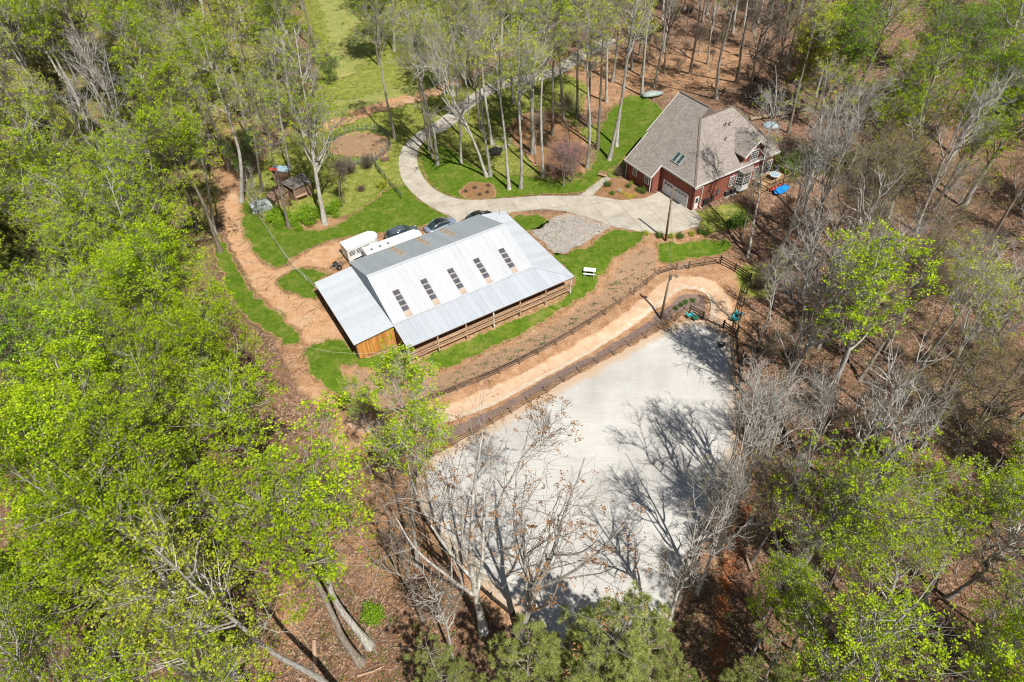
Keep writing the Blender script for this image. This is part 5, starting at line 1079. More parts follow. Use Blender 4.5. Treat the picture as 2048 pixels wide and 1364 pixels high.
# ================================================================== VEHICLES
def rring(x, w, z0, z1, n=14, e=3.2):
    return [Vector((x, w * math.copysign(abs(math.cos(a)) ** (2 / e), math.cos(a)), (z0 + z1) / 2 + (z1 - z0) / 2 * math.copysign(abs(math.sin(a)) ** (2 / e), math.sin(a)))) for a in (2 * math.pi * (k + .5) / n for k in range(n))]
def lift(s, pts, u): return pts
def car(label, x, y, yaw, mat, L=4.85, Wd=1.86, Hh=1.45, suv=False, zb_=0):
    root = empty('parked_car', (x, y, float(Z(x, y)) + .03), yaw, label, 'car'); hw = Wd / 2; hL = L / 2
    bz = .95 if suv else .84
    st = [(-hL, .74, .38, bz - .12), (-hL + .12, .93, .26, bz), (-hL + .8, 1, .2, bz + .04), (-.4, 1, .2, bz + .03), (.6, 1, .2, bz), (hL - 1.0, .98, .2, bz - .05), (hL - .3, .9, .24, bz - .15), (hL, .68, .34, bz - .3)]
    MB().loft([rring(px, hw * f, a, b) for px, f, a, b in st]).build('body', mat, root, smooth=True)
    c = [(-hL + (.25 if suv else .55), .80, bz - .05, bz + .02), (-hL + (.6 if suv else 1.35), .80, bz - .05, Hh - .08 + (.12 if suv else 0)), (-.25, .78, bz - .05, Hh + (.2 if suv else 0)), (.45, .76, bz - .05, Hh - .07 + (.18 if suv else 0)), (1.35, .80, bz - .05, bz + .03)]
    MB().loft([rring(px, hw * f, a - .25, b, 14, 2.6) for px, f, a, b in c]).build('window', MT['window'], root, smooth=True)
    hr_ = Hh + (.2 if suv else 0)
    MB().loft([rring(px, hw * f, b - .03, b + .012, 12, 4) for px, f, b in ((c[1][0] + .15, .60, c[1][3] + .01), (-.25, .63, hr_), (.4, .6, hr_ - .06))]).build('roof', MT['car_black'] if not suv else mat, root, smooth=True)
    for s_ in (-1, 1):
        MB().tube([(c[0][0] + .1, s_ * hw * .74, bz + .02), (c[1][0], s_ * hw * .66, c[1][3] - .03), (-.25, s_ * hw * .66, hr_ - .04), (.45, s_ * hw * .64, hr_ - .11), (1.35, s_ * hw * .76, bz + .0)], .035, 6).build('roof_pillar', mat, root)
        MB().box(.75, .95, s_ * hw - .0 if s_ > 0 else -hw - .16, hw + .16 if s_ > 0 else -hw, bz, bz + .13).build('mirror', mat, root)
        MB().loft([rring(hL - .35, .22, bz - .36, bz - .2, 8, 2.5), rring(hL - .1, .16, bz - .38, bz - .24, 8, 2.5)]).build('headlight', MT['lamp'], root).location = (0, s_ * hw * .62, 0)
        MB().box(-hL + .0, -hL + .14, min(s_ * hw * .5, s_ * hw * .85), max(s_ * hw * .5, s_ * hw * .85), bz - .22, bz - .08).build('tail_light', MT['lamp_red'], root)
        for wx in (-hL + .95, hL - .95):
            wh = MB().tube([(wx, s_ * (hw - .2), .33), (wx, s_ * (hw + .015), .33)], .34, 18).build('wheel', MT['black'], root); MB().tube([(wx, s_ * (hw - .0), .33), (wx, s_ * (hw + .03), .33)], .2, 12).build('rim', MT['steel'], wh)
    return root
def bl(x, y): v = bm_ @ Vector((x, y, 0)); return v.x, v.y
car('silver-blue fastback with dark glass roof parked behind the barn', *bl(15.1, 17.75), byaw + R(5), MT['car_silver'])
car('slate grey car half hidden behind the long white trailer', *bl(9.6, 18.9), byaw - R(2), MT['car_slate'], suv=True)
car('black car peeking over the barn roof at the drive', *bl(20.4, 16.3), byaw + R(4), MT['car_black'])
def trailer(label, x, y, yaw, L, Wd, z0, z1, stock=True):
    root = empty('horse_trailer', (x, y, float(Z(x, y))), yaw, label, 'trailer'); hw = Wd / 2; ring = []
    base = [(-L / 2, -hw), (L / 2 - hw * (1 if stock else .5), -hw)] + ([(L / 2 - hw + hw * math.sin(a), -hw * math.cos(a)) for a in [math.pi * k / 10 for k in range(1, 10)]] if stock else [(L / 2, -hw * .45), (L / 2, hw * .45)]) + [(L / 2 - hw * (1 if stock else .5), hw), (-L / 2, hw)]
    MB().slab([(px, py, z1 - .04) for px, py in base], z1 - z0).build('body', MT['white'], root)
    c_ = 1.015; MB().slab([(px * c_, py * c_, z1 + .05) for px, py in base], .08).build('roof', MT['white'], root)
    if stock:
        for k in range(4):
            for xx in np.linspace(-L / 2 + .2, L / 2 - 1.5, 4)[:3 if k > 1 else 4]:
                MB().box(xx, xx + .85, -hw - .012, -hw + .01, 1.25 + k * .2, 1.35 + k * .2).build('vent_slot', MT['dark'], root)
        MB().box(-L / 2 - .02, -L / 2, -hw + .1, -.05, z0 + .1, z1 - .2).build('door', MT['white'], root); MB().box(-L / 2 - .02, -L / 2, .05, hw - .1, z0 + .1, z1 - .2).build('door', MT['white'], root)
    else:
        for xx in (-L / 2 + .9, -L / 2 + 2.1, -L / 2 + 3.3): MB().tube([(xx, 0, z1), (xx, 0, z1 + .22)], .16, 10).build('roof_vent', MT['steel'], root)
        for xx in (-L / 2 + 1.2, -L / 2 + 2.6, -L / 2 + 4.0): MB().box(xx, xx + .7, hw - .01, hw + .015, 1.5, 1.9).build('window', MT['window'], root)
    for wx in (-.9, -.1):
        for s_ in (-1, 1):
            wh = MB().tube([(wx - .4, s_ * (hw - .05), .36), (wx - .4, s_ * (hw + .16), .36)], .36, 16).build('wheel', MT['black'], root); MB().tube([(wx - .4, s_ * (hw + .1), .36), (wx - .4, s_ * (hw + .17), .36)], .17, 10).build('rim', MT['white'], wh)
    MB().tube([(L / 2, 0, .5), (L / 2 + 1.1, 0, .5)], .06, 6).build('hitch', MT['steel'], root); MB().box(-1.9, .5, -hw - .2, -hw - .002, .74, .8).build('mudguard', MT['white'], root)
    return root
trailer('white slat-sided stock trailer with rounded nose on the yard grass', *bl(3.4, 18.5), byaw + R(4), 4.9, 2.25, .45, 2.3)
trailer('long white trailer with roof vents tucked behind the barn', *bl(6.9, 15.3), byaw, 8.0, 2.3, .5, 2.45, False)
# spare implement by the barn's rear corner
im = empty('yard_implement', P(676, 536), R(40), 'grey wheeled yard implement at the rear left barn corner', 'implement')
for s_ in (-.5, .5): w0 = MB().tube([(0, s_ - .09, .38), (0, s_ + .09, .38)], .38, 16).build('wheel', MT['black'], im); MB().tube([(0, s_ - .1, .38), (0, s_ + .1, .38)], .2, 10).build('rim', MT['steel'], w0)
mb = MB(); mb.bar((-.8, -.3, .6), (.8, -.3, .6), .07).bar((-.8, .3, .6), (.8, .3, .6), .07).bar((-.8, -.4, .6), (-.8, .4, .6), .07).bar((.8, -.4, .6), (.8, .4, .6), .07).bar((0, -.5, .38), (0, .5, .38), .06).bar((.8, 0, .6), (1.5, 0, .4), .06); mb.build('frame', MT['steel'], im)

# ================================================================== YARD THINGS
def picnic(label, px, yaw, mat='white'):
    r_ = empty('picnic_table', P(*px), yaw, label, 'picnic table')
    for k in range(5): MB().box(-.95, .95, -.4 + k * .16, -.4 + k * .16 + .145, .73, .77).build('plank', MT[mat], r_)
    for s_ in (-1, 1):
        MB().box(-.95, .95, s_ * .72 - .14, s_ * .72 + .14, .43, .47).build('seat', MT[mat], r_)
        mb = MB(); mb.bar((s_ * .65, -.8, 0), (s_ * .65, -.2, .74), .06).bar((s_ * .65, .8, 0), (s_ * .65, .2, .74), .06).bar((s_ * .65, -.8, .41), (s_ * .65, .8, .41), .05).build('leg', MT[mat], r_)
    return r_
picnic('white picnic table on the strip of lawn right of the barn', (1179, 547), math.atan2(*(reversed(P(1195, 548).xy - P(1164, 542).xy)))).scale = (.85,) * 3
def adirondack(label, px, yaw, mat):
    r_ = empty('garden_chair', P(*px), yaw, label, 'chair')
    mb = MB()
    for k in range(5): mb.bar((-.28 + k * .14, -.25, .38), (-.28 + k * .14, .28, .28), .12, .025)
    mb.build('seat', MT[mat], r_); mb = MB()
    for k in range(5): mb.bar((-.28 + k * .14, .26, .28), (-.30 + k * .15, .6, 1.02 - abs(k - 2) * .05), .12, .025)
    mb.build('backrest', MT[mat], r_)
    for s_ in (-1, 1):
        MB().bar((s_ * .36, -.3, 0), (s_ * .36, -.3, .56), .07).build('leg', MT[mat], r_); MB().bar((s_ * .34, .45, 0), (s_ * .34, .3, .56), .06).build('leg', MT[mat], r_)
        MB().bar((s_ * .38, -.36, .57), (s_ * .38, .42, .57), .14, .03).build('armrest', MT[mat], r_)
    return r_
adirondack('teal garden chair beside the low green table at the arena gate', (1379, 634), R(200), 'teal')
adirondack('upper teal garden chair against the dark fence by the woods', (1476, 632), R(140), 'teal')
adirondack('lower teal garden chair against the dark fence by the woods', (1469, 641), R(130), 'teal')
adirondack('black garden chair alone at the top right of the arena sand', (1440, 694), R(250), 'plastic').scale = (.85,) * 3
tb_ = empty('low_table', P(1391, 640), R(20), 'dark green low table next to the teal chair', 'table')
MB().box(-.4, .4, -.3, .3, .4, .45).build('tabletop', MT['green_plastic'], tb_)
for a in (-.34, .34):
    for b in (-.24, .24): MB().bar((a, b, 0), (a, b, .4), .06).build('leg', MT['green_plastic'], tb_)
o = MB().tube([(0, 0, 0), (0, 0, .05), (0, 0, .75), (.0, 0, .82)], [.30, .34, .42, .40], 16).build('plastic_barrel', MT['plastic'], smooth=True); o.location = P(1551, 566); tag(o, 'round black tub in the leaf litter right of the dark fence', 'barrel')
# covered boat
bt = empty('covered_boat', P(1305, 193), R(12), 'small boat under a grey-green tarpaulin at the edge of the brown woods', 'boat')
MB().loft([[Vector((x, w_ * math.cos(a), .55 + (h_ if math.sin(a) > 0 else .35) * math.sin(a))) for a in [2 * math.pi * k / 14 for k in range(14)]] for x, w_, h_ in ((-2.4, .7, .3), (-1.6, .95, .55), (-.4, 1.0, .75), (.9, .9, .6), (1.9, .55, .35), (2.5, .12, .12))]).build('tarpaulin', MT['tarp_green'], bt, smooth=True)
for s_ in (-1, 1): MB().tube([(-.5, s_ * .8, .25), (-.5, s_ * .98, .25)], .26, 14).build('wheel', MT['black'], bt)
def board(label, px, yaw, L, mat, tilt=0, z=.15, w=.4):
    o = MB().loft([[Vector((x, f * w * math.cos(a), .09 * f * math.sin(a) + .06 * (x / L * 2) ** 2)) for a in [2 * math.pi * k / 12 for k in range(12)]] for x, f in ((-L / 2, .08), (-L * .4, .65), (-L * .15, 1), (L * .15, 1), (L * .4, .7), (L / 2, .08))]).build('kayak', MT[mat], smooth=True)
    o.location = P(*px, z); o.rotation_euler = (tilt, 0, yaw); return tag(o, label, 'kayak')
board('bright blue kayak lying on the leaves below the deck', (1563, 379), hy + R(4), 3.3, 'blue', R(20), .3, .62)
board('red kayak lying just behind the blue one', (1553, 374), hy + R(4), 3.0, 'red', R(20), .22, .45)
bt.scale = (.82,) * 3
# tarpaulin-covered heap behind the house
o = MB().loft([[Vector((r_ * math.cos(a) * 1.3, r_ * math.sin(a), z)) for a in [2 * math.pi * k / 14 for k in range(14)]] for r_, z in ((1.15, 0), (1.05, .35), (.7, .62), (.15, .7))]).build('covered_heap', MT['tarp_blue'], smooth=True); o.location = P(1541, 253); tag(o, 'pale blue tarpaulin heap in the woods behind the house', 'tarpaulin')
# bins and air conditioners along the house wall
def bin_(label, px, yaw=hy, s=1.0):
    r_ = empty('wheelie_bin', P(*px), yaw, label, 'bin')
    MB().loft([[Vector((sx * a, sy * b, z)) for sx, sy in ((-1, -1), (1, -1), (1, 1), (-1, 1))] for a, b, z in ((.24, .26, .05), (.31, .35, 1.0))]).build('body', MT['plastic'], r_)
    MB().slab([(-.33, -.38, 1.1), (.33, -.38, 1.06), (.33, .38, 1.06), (-.33, .38, 1.1)], .07).build('lid', MT['plastic'], r_); MB().tube([(-.3, -.3, .12), (-.3, .3, .12)], .11, 10).build('wheel', MT['black'], r_)
    return r_
bin_('black wheeled bin nearest the side door of the house', (1406, 410)); bin_('black wheeled bin between its two neighbours at the brick wall', (1413, 406)); bin_('black wheeled bin farthest from the side door', (1421, 402))
def ac(label, px):
    r_ = empty('air_conditioner', P(*px), hy, label, 'air conditioner'); MB().box(-.42, .42, -.42, .42, .08, .85).build('casing', MT['plastic'], r_); MB().tube([(0, 0, .85), (0, 0, .9)], .34, 16).build('fan_grille', MT['steel'], r_); MB().box(-.55, .55, -.55, .55, -.1, .08).build('base_pad', MT['conc'], r_)
ac('dark outdoor cooling unit on a pad left of its twin by the brick wall', (1450, 391)); ac('dark outdoor cooling unit next to the bay window', (1462, 386))
o = MB().box(-.25, .25, -.12, .12, 0, .7).box(-.1, .1, -.1, .1, .7, .9).build('meter_box', MT['steel']); q_ = hm_ @ Vector((5.4, .26, 1.2)); o.location = q_; o.rotation_euler = (0, 0, hy); tag(o, 'grey meter box fixed to the long brick wall', 'meter box')
# patio table on the deck
tp_ = hm_ @ Vector((15.6, -1.3, .82)); r_ = empty('patio_table', tp_, hy, 'white-framed blue patio table on the wooden deck', 'table')
MB().tube([(0, 0, .7), (0, 0, .74)], .75, 8).build('tabletop', MT['tarp_blue'], r_)
mb = MB()
for k in range(8): a = 2 * math.pi * k / 8; mb.bar((.8 * math.cos(a), .8 * math.sin(a), .75), (.8 * math.cos(a + .785), .8 * math.sin(a + .785), .75), .1, .06)
mb.build('rim', MT['white'], r_)
for k in range(4): a = math.pi / 4 + k * math.pi / 2; MB().bar((.5 * math.cos(a), .5 * math.sin(a), 0), (.6 * math.cos(a), .6 * math.sin(a), .72), .06).build('leg', MT['white'], r_)
q_ = hm_ @ Vector((16.9, -.3, .82)); g_ = empty('barbecue_grill', q_, hy, 'dark barbecue grill at the house end of the deck', 'grill'); MB().loft([rring(x, .28, .75, 1.25, 10, 2.2) for x in (-.45, .45)]).build('lid', MT['plastic'], g_); MB().box(-.5, .5, -.25, .25, .1, .8).build('cabinet', MT['steel'], g_)
# tyre ring fire pit in the grove
for k, (x, y, l) in enumerate([(984, 302, 'leftmost'), (991, 299, 'rearmost'), (999, 301, 'right'), (996, 308, 'front right'), (987, 309, 'front left')]):
    v = [];
    o = MB().loft([[Vector(((.42 + .16 * math.cos(b)) * math.cos(a), (.42 + .16 * math.cos(b)) * math.sin(a), .16 + .14 * math.sin(b))) for b in [2 * math.pi * j / 8 for j in range(8)]] for a in [2 * math.pi * i / 18 for i in range(19)]], caps=False).build('tyre', MT['black'], smooth=True); o.location = P(x, y, .03); tag(o, f'{l} black tyre of the five lying in the grove', 'tyre', 'tyres lying in the grove')
for k in range(9):
    a = 2 * math.pi * k / 9; b = P(1004, 286); o = MB().loft([[Vector((.28 * r_ * math.cos(t), .22 * r_ * math.sin(t), z)) for t in [2 * math.pi * j / 7 for j in range(7)]] for r_, z in ((.9, 0), (1.1, .15), (.6, .3))]).build('stone', MT['stone']); o.location = (b.x + 1.5 * math.cos(a), b.y + 1.5 * math.sin(a), b.z); o.rotation_euler = (0, 0, k * 1.7); tag(o, f"{['', 'second ', 'third ', 'fourth ', 'fifth ', 'sixth ', 'seventh ', 'eighth ', 'ninth '][k] or 'first '}grey stone counting round the ring behind the tyres", 'stone', 'stones ringed behind the tyres')
# arched garden bench on the lawn by the house
gb = empty('garden_bench', P(1204, 354), R(-30), 'weathered garden bench on the lawn left of the house', 'bench')
for k in range(4): MB().box(-.65, .65, -.25 + k * .13, -.25 + k * .13 + .11, .42, .45).build('plank', MT['tan'], gb)
for k in range(3): MB().box(-.65, .65, .26, .29, .55 + k * .15, .66 + k * .15).build('backrest', MT['tan'], gb)
for a in (-.6, .6):
    for b in (-.2, .26): MB().bar((a, b, 0), (a, b, .9 if b > 0 else .44), .06).build('leg', MT['tan'], gb)
# wheelbarrow-like trough by the round pen
tr_ = empty('water_trough', P(771, 321), R(10), 'rusty water trough outside the round pen by the drive', 'trough'); MB().loft([[Vector((sx * a, sy * b, z)) for sx, sy in ((-1, -1), (1, -1), (1, 1), (-1, 1))] for a, b, z in ((.6, .25, .05), (.7, .32, .5), (.64, .27, .48), (.58, .22, .2))]).build('basin', MT['trim'], tr_)

# ---- chicken coop group
def shed(name, label, roof_px, mat, wall_mat, th=.12, cat='shed', extra=None):
    pts = [P(*p) for p in roof_px]; c = sum(pts, Vector()) / len(pts); base = Vector((c.x, c.y, float(Z(c.x, c.y)))); root = empty(name, base, 0, label, cat)
    q = [p - base for p in pts]; ar = sum(q[i - 1].x * q[i].y - q[i].x * q[i - 1].y for i in range(len(q)))
    if ar < 0: q = q[::-1]
    n = 8
    mb = MB(); mb.slab(q, th); mb.build('roof', MT[mat], root)
    cc = sum(q, Vector()) / len(q); qq = [cc + (p - cc) * .86 for p in q]; mb = MB()
    for a, b in zip(qq, qq[1:] + qq[:1]): mb.add([Vector((a.x, a.y, -.3)), Vector((b.x, b.y, -.3)), Vector((b.x, b.y, b.z - th)), Vector((a.x, a.y, a.z - th))], [(0, 1, 2, 3)])
    mb.build('wall', MT[wall_mat], root)
    for a in qq: MB().bar((a.x, a.y, -.3), (a.x, a.y, a.z - th), .14).build('post', MT['tan'], root)
    return root, q, qq
r1, q1_, w1 = shed('coop_shed', 'brown-roofed wooden coop, lower shed of the pair in the trees', [(529, 389, 2.1), (549, 403, 2.1), (577, 380, 2.5), (557, 366, 2.5)], 'shed_brown', 'tan')
r2, q2_, w2 = shed('coop_shed', 'open-fronted shed with mossy grey roof joined to the brown coop', [(560, 365, 2.7), (604, 345, 2.7), (624, 362, 2.2), (585, 379, 2.2)], 'shed_grey', 'trim')
r3, q3_, w3 = shed('tarp_shelter', 'shelter roofed with red and pale blue sheets behind the coop', [(541, 340, 2.4), (547, 330, 2.7), (577, 332, 2.7), (576, 344, 2.3)], 'tarp_blue', 'trim')
c3 = sum(q3_, Vector()) / 4; MB().slab([c3 + (p - c3) * .5 + Vector((-.9, -.4, .12)) for p in q3_], .05).build('red_sheet', MT['red'], r3)
a_, b_2 = P(566, 396, 0), P(590, 386, 0); o0 = Vector(r1.location); d_ = (b_2 - a_)
mb = MB(); mb.bar(a_ - o0 + Vector((0, 0, .6)) + d_ * .05, a_ - o0 + Vector((0, 0, .6)) + d_ * .35, .08, .7); mb.build('nest_window', MT['tarp_blue'], r1)
hp = P(524, 416); hh = empty('hoop_hut', hp, R(24), 'pale half-round hoop hut beside the dirt track', 'hut')
MB().loft([[Vector((x, 1.15 * math.cos(a), 1.35 * math.sin(a))) for a in [math.pi * k / 12 for k in range(13)]] for x in (-1.5, 1.5)]).build('sheeting', MT['hoop'], hh, smooth=False)
MB().bar((-1.5, 0, 1.38), (1.5, 0, 1.38), .08, .05).build('ridge_bar', MT['steel'], hh)
lt = empty('feed_table', P(603, 397), R(35), 'pale slatted table standing in front of the open shed', 'table')
for k in range(6): MB().box(-.9, .9, -.6 + k * .2, -.6 + k * .2 + .18, .7, .74).build('plank', MT['tan'], lt)
for a in (-.8, .8):
    for b in (-.5, .5): MB().bar((a, b, 0), (a, b, .7), .07).build('leg', MT['tan'], lt)
fence('wire_fence', 'low weathered fence in front of the coop shrubs', [(613, 385), (648, 372), (672, 352)], 'fence', 2.0, 1.1, (.4, .9), .08, post_w=.09)
# far pale-roofed building at the top edge
fb = empty('far_building', P(1003, 6), R(8), 'pale-roofed farm building cut by the top edge of the picture', 'building')
MB().box(-7, 7, -4, 4, -.3, 3).build('wall', MT['fibre_tan'], fb); mb = MB(); mb.slab([(-7.5, -4.6, 3.0), (7.5, -4.6, 3.0), (7.5, 0, 4.6), (-7.5, 0, 4.6)], .12); mb.build('roof', MT['fibre_tan'], fb); mb = MB(); mb.slab([(-7.5, 0.01, 4.6), (7.5, 0.01, 4.6), (7.5, 4.6, 3.0), (-7.5, 4.6, 3.0)], .12); mb.build('roof', MT['fibre_tan'], fb)

# ---- shrubs and flowers
def sh(key, px, s, name, label, group=None): return place(key, *P(*px).xy, s, name=name, label=label, cat={'flowers': 'flowers', 'flowers_w': 'flowers'}.get(key, 'shrub'), group=group)
for i, (x, y, s) in enumerate([(547, 440, 1.3), (560, 452, 1.2), (590, 450, 1.1), (606, 441, 1.5), (622, 446, 1.4), (634, 432, 1.3), (664, 424, 1.2), (674, 414, 1.1), (556, 428, 1.1), (612, 425, 1.1), (600, 460, .7), (672, 434, .6), (572, 436, 1.2)]): sh('bush', (x, y), s, 'leafy_bush', 'fresh green bush of the hedge below the coop', 'bushes of the hedge below the coop')
for i, (x, y) in enumerate([(1292, 468), (1318, 474), (1341, 474), (1360, 474), (1383, 470), (1400, 466), (1420, 464), (1412, 470)]): sh('shrub' if i % 2 else 'shrub_y', (x, y), 1.1, 'garden_shrub', 'small shrub in the row edging the driveway near the pole', 'shrubs in the row edging the driveway')
for i, (x, y, k) in enumerate([(1214, 372, 'shrub'), (1256, 374, 'shrub'), (1285, 386, 'shrub'), (1262, 368, 'shrub_y'), (1224, 388, 'shrub'), (1275, 380, 'shrub')]): sh(k, (x, y), 1.2 if i in (0, 2) else .8, 'garden_shrub', 'dark shrub in the pine straw bed by the left wing', 'shrubs in the bed by the left wing')
for i, (x, y) in enumerate([(1243, 386), (1252, 391), (1262, 394), (1270, 392), (1258, 397)]): sh('flowers', (x, y), 1.2, 'daffodil_clump', 'yellow daffodil clump in the bed before the garage', 'daffodil clumps in the bed before the garage')
sh('flowers_w', (1240, 384), 1.5, 'white_flowers', 'white flower clump at the left of the daffodils')
for i, (x, y) in enumerate([(932, 384), (950, 377), (960, 390), (977, 372), (975, 386)]): sh('drybush', (x, y), .55, 'dry_shrub', 'low dry shrub in the oval mulch bed on the lawn', 'dry shrubs in the oval mulch bed')
sh('shrub_y', (765, 374), 2.0, 'forsythia_bush', 'yellow flowering bush in the rough grass left of the drive'); sh('drybush', (723, 381), 1.0, 'dark_bush', 'dark twiggy bush left of the yellow flowering one'); sh('shrub', (1478, 448), 2.4, 'evergreen_bush', 'large dark evergreen bush on the shaded lawn beside the house', )
sh('shrub', (1462, 452), 1.8, 'evergreen_bush', 'smaller dark evergreen bush left of the large one by the house'); sh('shrub', (1482, 377), 1.5, 'evergreen_bush', 'green bush under the bay window'); sh('shrub', (1490, 372), 1.2, 'evergreen_bush', 'green bush beside the deck steps')
sh('bush', (1575, 345), 1.6, 'leafy_bush', 'dark leafy bush behind the deck'); sh('bush', (1590, 325), 1.4, 'leafy_bush', 'leafy bush at the far house corner'); sh('barebush', (700, 345), 1.5, 'bare_bush', 'tangled leafless bush below the round pen'); sh('barebush', (735, 335), 1.3, 'bare_bush', 'grey leafless bush at the pen rim'); sh('barebush', (1237, 350), .9, 'bare_bush', 'brown leafless bush at the left corner of the house')
sh('shrub', (1140, 575), .7, 'corner_bush', 'round dark bush at the front right barn post')
for i, (x, y) in enumerate([(1362, 612), (1372, 606), (1385, 602), (1350, 618)]): sh('shrub', (x, y), .7, 'green_tuft', 'green plant tuft on the mulch inside the path loop', 'plant tufts inside the path loop')
sh('bush', (745, 1235), 1.2, 'leafy_bush', 'green bush at the foot of the leaning pair of trees'); sh('bush', (660, 1150), 1.2, 'leafy_bush', 'green bush in the orange clearing at the lower left')
rsb = random.Random(5)
for k in range(34):
    for _ in range(40):
        x, y = rsb.choice([(rsb.uniform(1500, 2100), rsb.uniform(440, 1300)), (rsb.uniform(1290, 1900), rsb.uniform(0, 400))]); v = P(x, y)
        if not any(pip(np.array([v.x]), np.array([v.y]), c)[0] for c in CLEAR): break
    place('barebush', v.x, v.y, rsb.uniform(.7, 1.5), name='bare_bush', label='grey-brown leafless bush in the leaf litter of the right woods', cat='shrub', group='leafless bushes in the right woods')
# ---- logs
def log(label, a, b, r, group=None, z=0, mat='log', cat='log'):
    A, B = P(*a, z + r * .7), P(*b, z + r * .8); o = MB().tube([Vector(), (B - A) * .5 + Vector((0, 0, .04)), B - A], [r, r * .92, r * .75], 9).build('fallen_log', MT[mat], smooth=False); o.location = A; return tag(o, label, cat, group)
log('long pale fallen trunk lying behind the house', (1500, 238), (1620, 218), .3); log('fallen trunk crossing the slope below the upper right crowns', (1690, 285), (1810, 300), .25); log('short pale log lying above the round black tub', (1572, 540), (1590, 515), .18, mat='tan')
log('weathered log standing out left of the arena fence foot', (628, 1282), (630, 1330), .2, mat='tan')
LG = [((1560, 1130), (1600, 1165)), ((1590, 1160), (1625, 1215)), ((1600, 1150), (1632, 1215)), ((1612, 1160), (1648, 1210)), ((1570, 1165), (1580, 1215)), ((1582, 1210), (1600, 1170)), ((1575, 1215), (1605, 1245)), ((1600, 1220), (1580, 1250)), ((1553, 1200), (1570, 1240)), ((1618, 1150), (1650, 1200)), ((1560, 1235), (1590, 1265)), ((1608, 1130), (1645, 1185))]
for i, (a, b) in enumerate(LG): log('sawn log of the jumbled heap in the lower right woods', a, b, .17 + .03 * (i % 3), 'logs of the jumbled heap', .05 + .16 * (i % 3))
rl = random.Random(9)
for k in range(44):
    for _ in range(50):
        x, y = rl.choice([(rl.uniform(1500, 2100), rl.uniform(440, 1364)), (rl.uniform(1260, 2040), rl.uniform(10, 430)), (rl.uniform(500, 840), rl.uniform(1050, 1364))]); v = P(x, y)
        if not any(pip(np.array([v.x]), np.array([v.y]), c)[0] for c in CLEAR): break
    a = rl.uniform(0, 3.14); L = rl.uniform(1.5, 6); e_ = Vector((v.x + math.cos(a) * L, v.y + math.sin(a) * L, 0)); e_.z = float(Z(e_.x, e_.y)) + .1; r = rl.uniform(.05, .16)
    o = MB().tube([Vector(), (e_ - v) * .5 + Vector((rl.uniform(-.2, .2), rl.uniform(-.2, .2), .1)), e_ - v], [r, r * .8, r * .4], 7).build('fallen_branch', MT['log' if k % 3 else 'tan']); o.location = v + Vector((0, 0, .06)); tag(o, 'fallen dead branch lying on the woodland leaf litter', 'branch', 'fallen branches on the leaf litter')

# ================================================================== UNCOUNTABLE GROUND GROWTH
def stuff_mesh(name, V, Q=None, T=None, mat=None, label=None): return link(name, np_mesh(name, V, Q, T, mats=[MT[mat]]), kind='stuff', **({'label': label} if label else {}))
rs = np.random.RandomState(21)
def scatter(poly, n):
    xs = [p[0] for p in poly]; ys = [p[1] for p in poly]; X = rs.uniform(min(xs), max(xs), n * 3); Y = rs.uniform(min(ys), max(ys), n * 3); m = pip(X, Y, poly); return X[m], Y[m]
def blades(X, Y, h, wdt, lean=.5, z=.0):
    n = len(X); zz = Z(X, Y) + z; b = np.stack([X, Y, zz], -1); a = rs.uniform(0, 2 * np.pi, n); d = np.stack([np.cos(a), np.sin(a), np.zeros(n)], -1) * (wdt * rs.uniform(.6, 1.3, n))[:, None]
    t = b + np.stack([rs.normal(0, lean, n), rs.normal(0, lean, n), np.ones(n)], -1) * (h * rs.uniform(.5, 1.3, n))[:, None]
    return np.stack([b - d, b + d, t], 1).reshape(-1, 3), np.arange(3 * n).reshape(n, 3)
def area(p): return abs(sum(p[i - 1][0] * p[i][1] - p[i][0] * p[i - 1][1] for i in range(len(p)))) / 2
Xs, Ys = [], []
for b in lawn_bounds:
    X, Y = scatter(b, int(area(b) * 42)); Xs.append(X); Ys.append(Y)
    bb = np.array(b); k = rs.randint(0, len(bb), int(len(bb) * 26)); Xs.append(bb[k, 0] + rs.normal(0, .22, len(k))); Ys.append(bb[k, 1] + rs.normal(0, .22, len(k)))
X = np.concatenate(Xs); Y = np.concatenate(Ys); V, T = blades(X, Y, .11, .02, .7, .02); stuff_mesh('grass', V, T=T, mat='blade')
Xs, Ys = [], []
for p in GRASSY[1:5]:
    X, Y = scatter(G(p), 26000); m = ~(pip(X, Y, [tuple(q) for q in so + si[::-1]]) | pip(X, Y, [tuple(q) for q in APRON])); Xs.append(X[m]); Ys.append(Y[m])
X = np.concatenate(Xs); Y = np.concatenate(Ys); V, T = blades(X, Y, .16, .035, .6); stuff_mesh('rough_grass', V, T=T, mat='blade_dry')
# creeping juniper on the clay bank, in short ragged runs
bank = G([(840, 765), (900, 745), (1000, 703), (1080, 667), (1140, 632), (1195, 592), (1225, 556), (1250, 525), (1290, 498), (1318, 530), (1290, 560), (1225, 606), (1150, 654), (1060, 706), (960, 758), (870, 790), (800, 806), (730, 806), (704, 770), (704, 745), (745, 745), (800, 735)])
X, Y = scatter(bank, 420); C = []
for x, y in zip(X, Y):
    a = rs.uniform(-.5, .9); L = rs.uniform(.25, .8); t = rs.normal(0, 1, int(18 * L + 6)) * L * .5
    C.append(np.stack([x + np.cos(a) * t + rs.normal(0, .07, len(t)), y + np.sin(a) * t + rs.normal(0, .07, len(t)), np.zeros(len(t))], -1))
C = np.concatenate(C); C[:, 2] = Z(C[:, 0], C[:, 1]) + rs.uniform(.03, .14, len(C)); v, q = leaf_quads(rs, C, .21, .4, .4); stuff_mesh('ground_cover', v, Q=q, mat='cover')
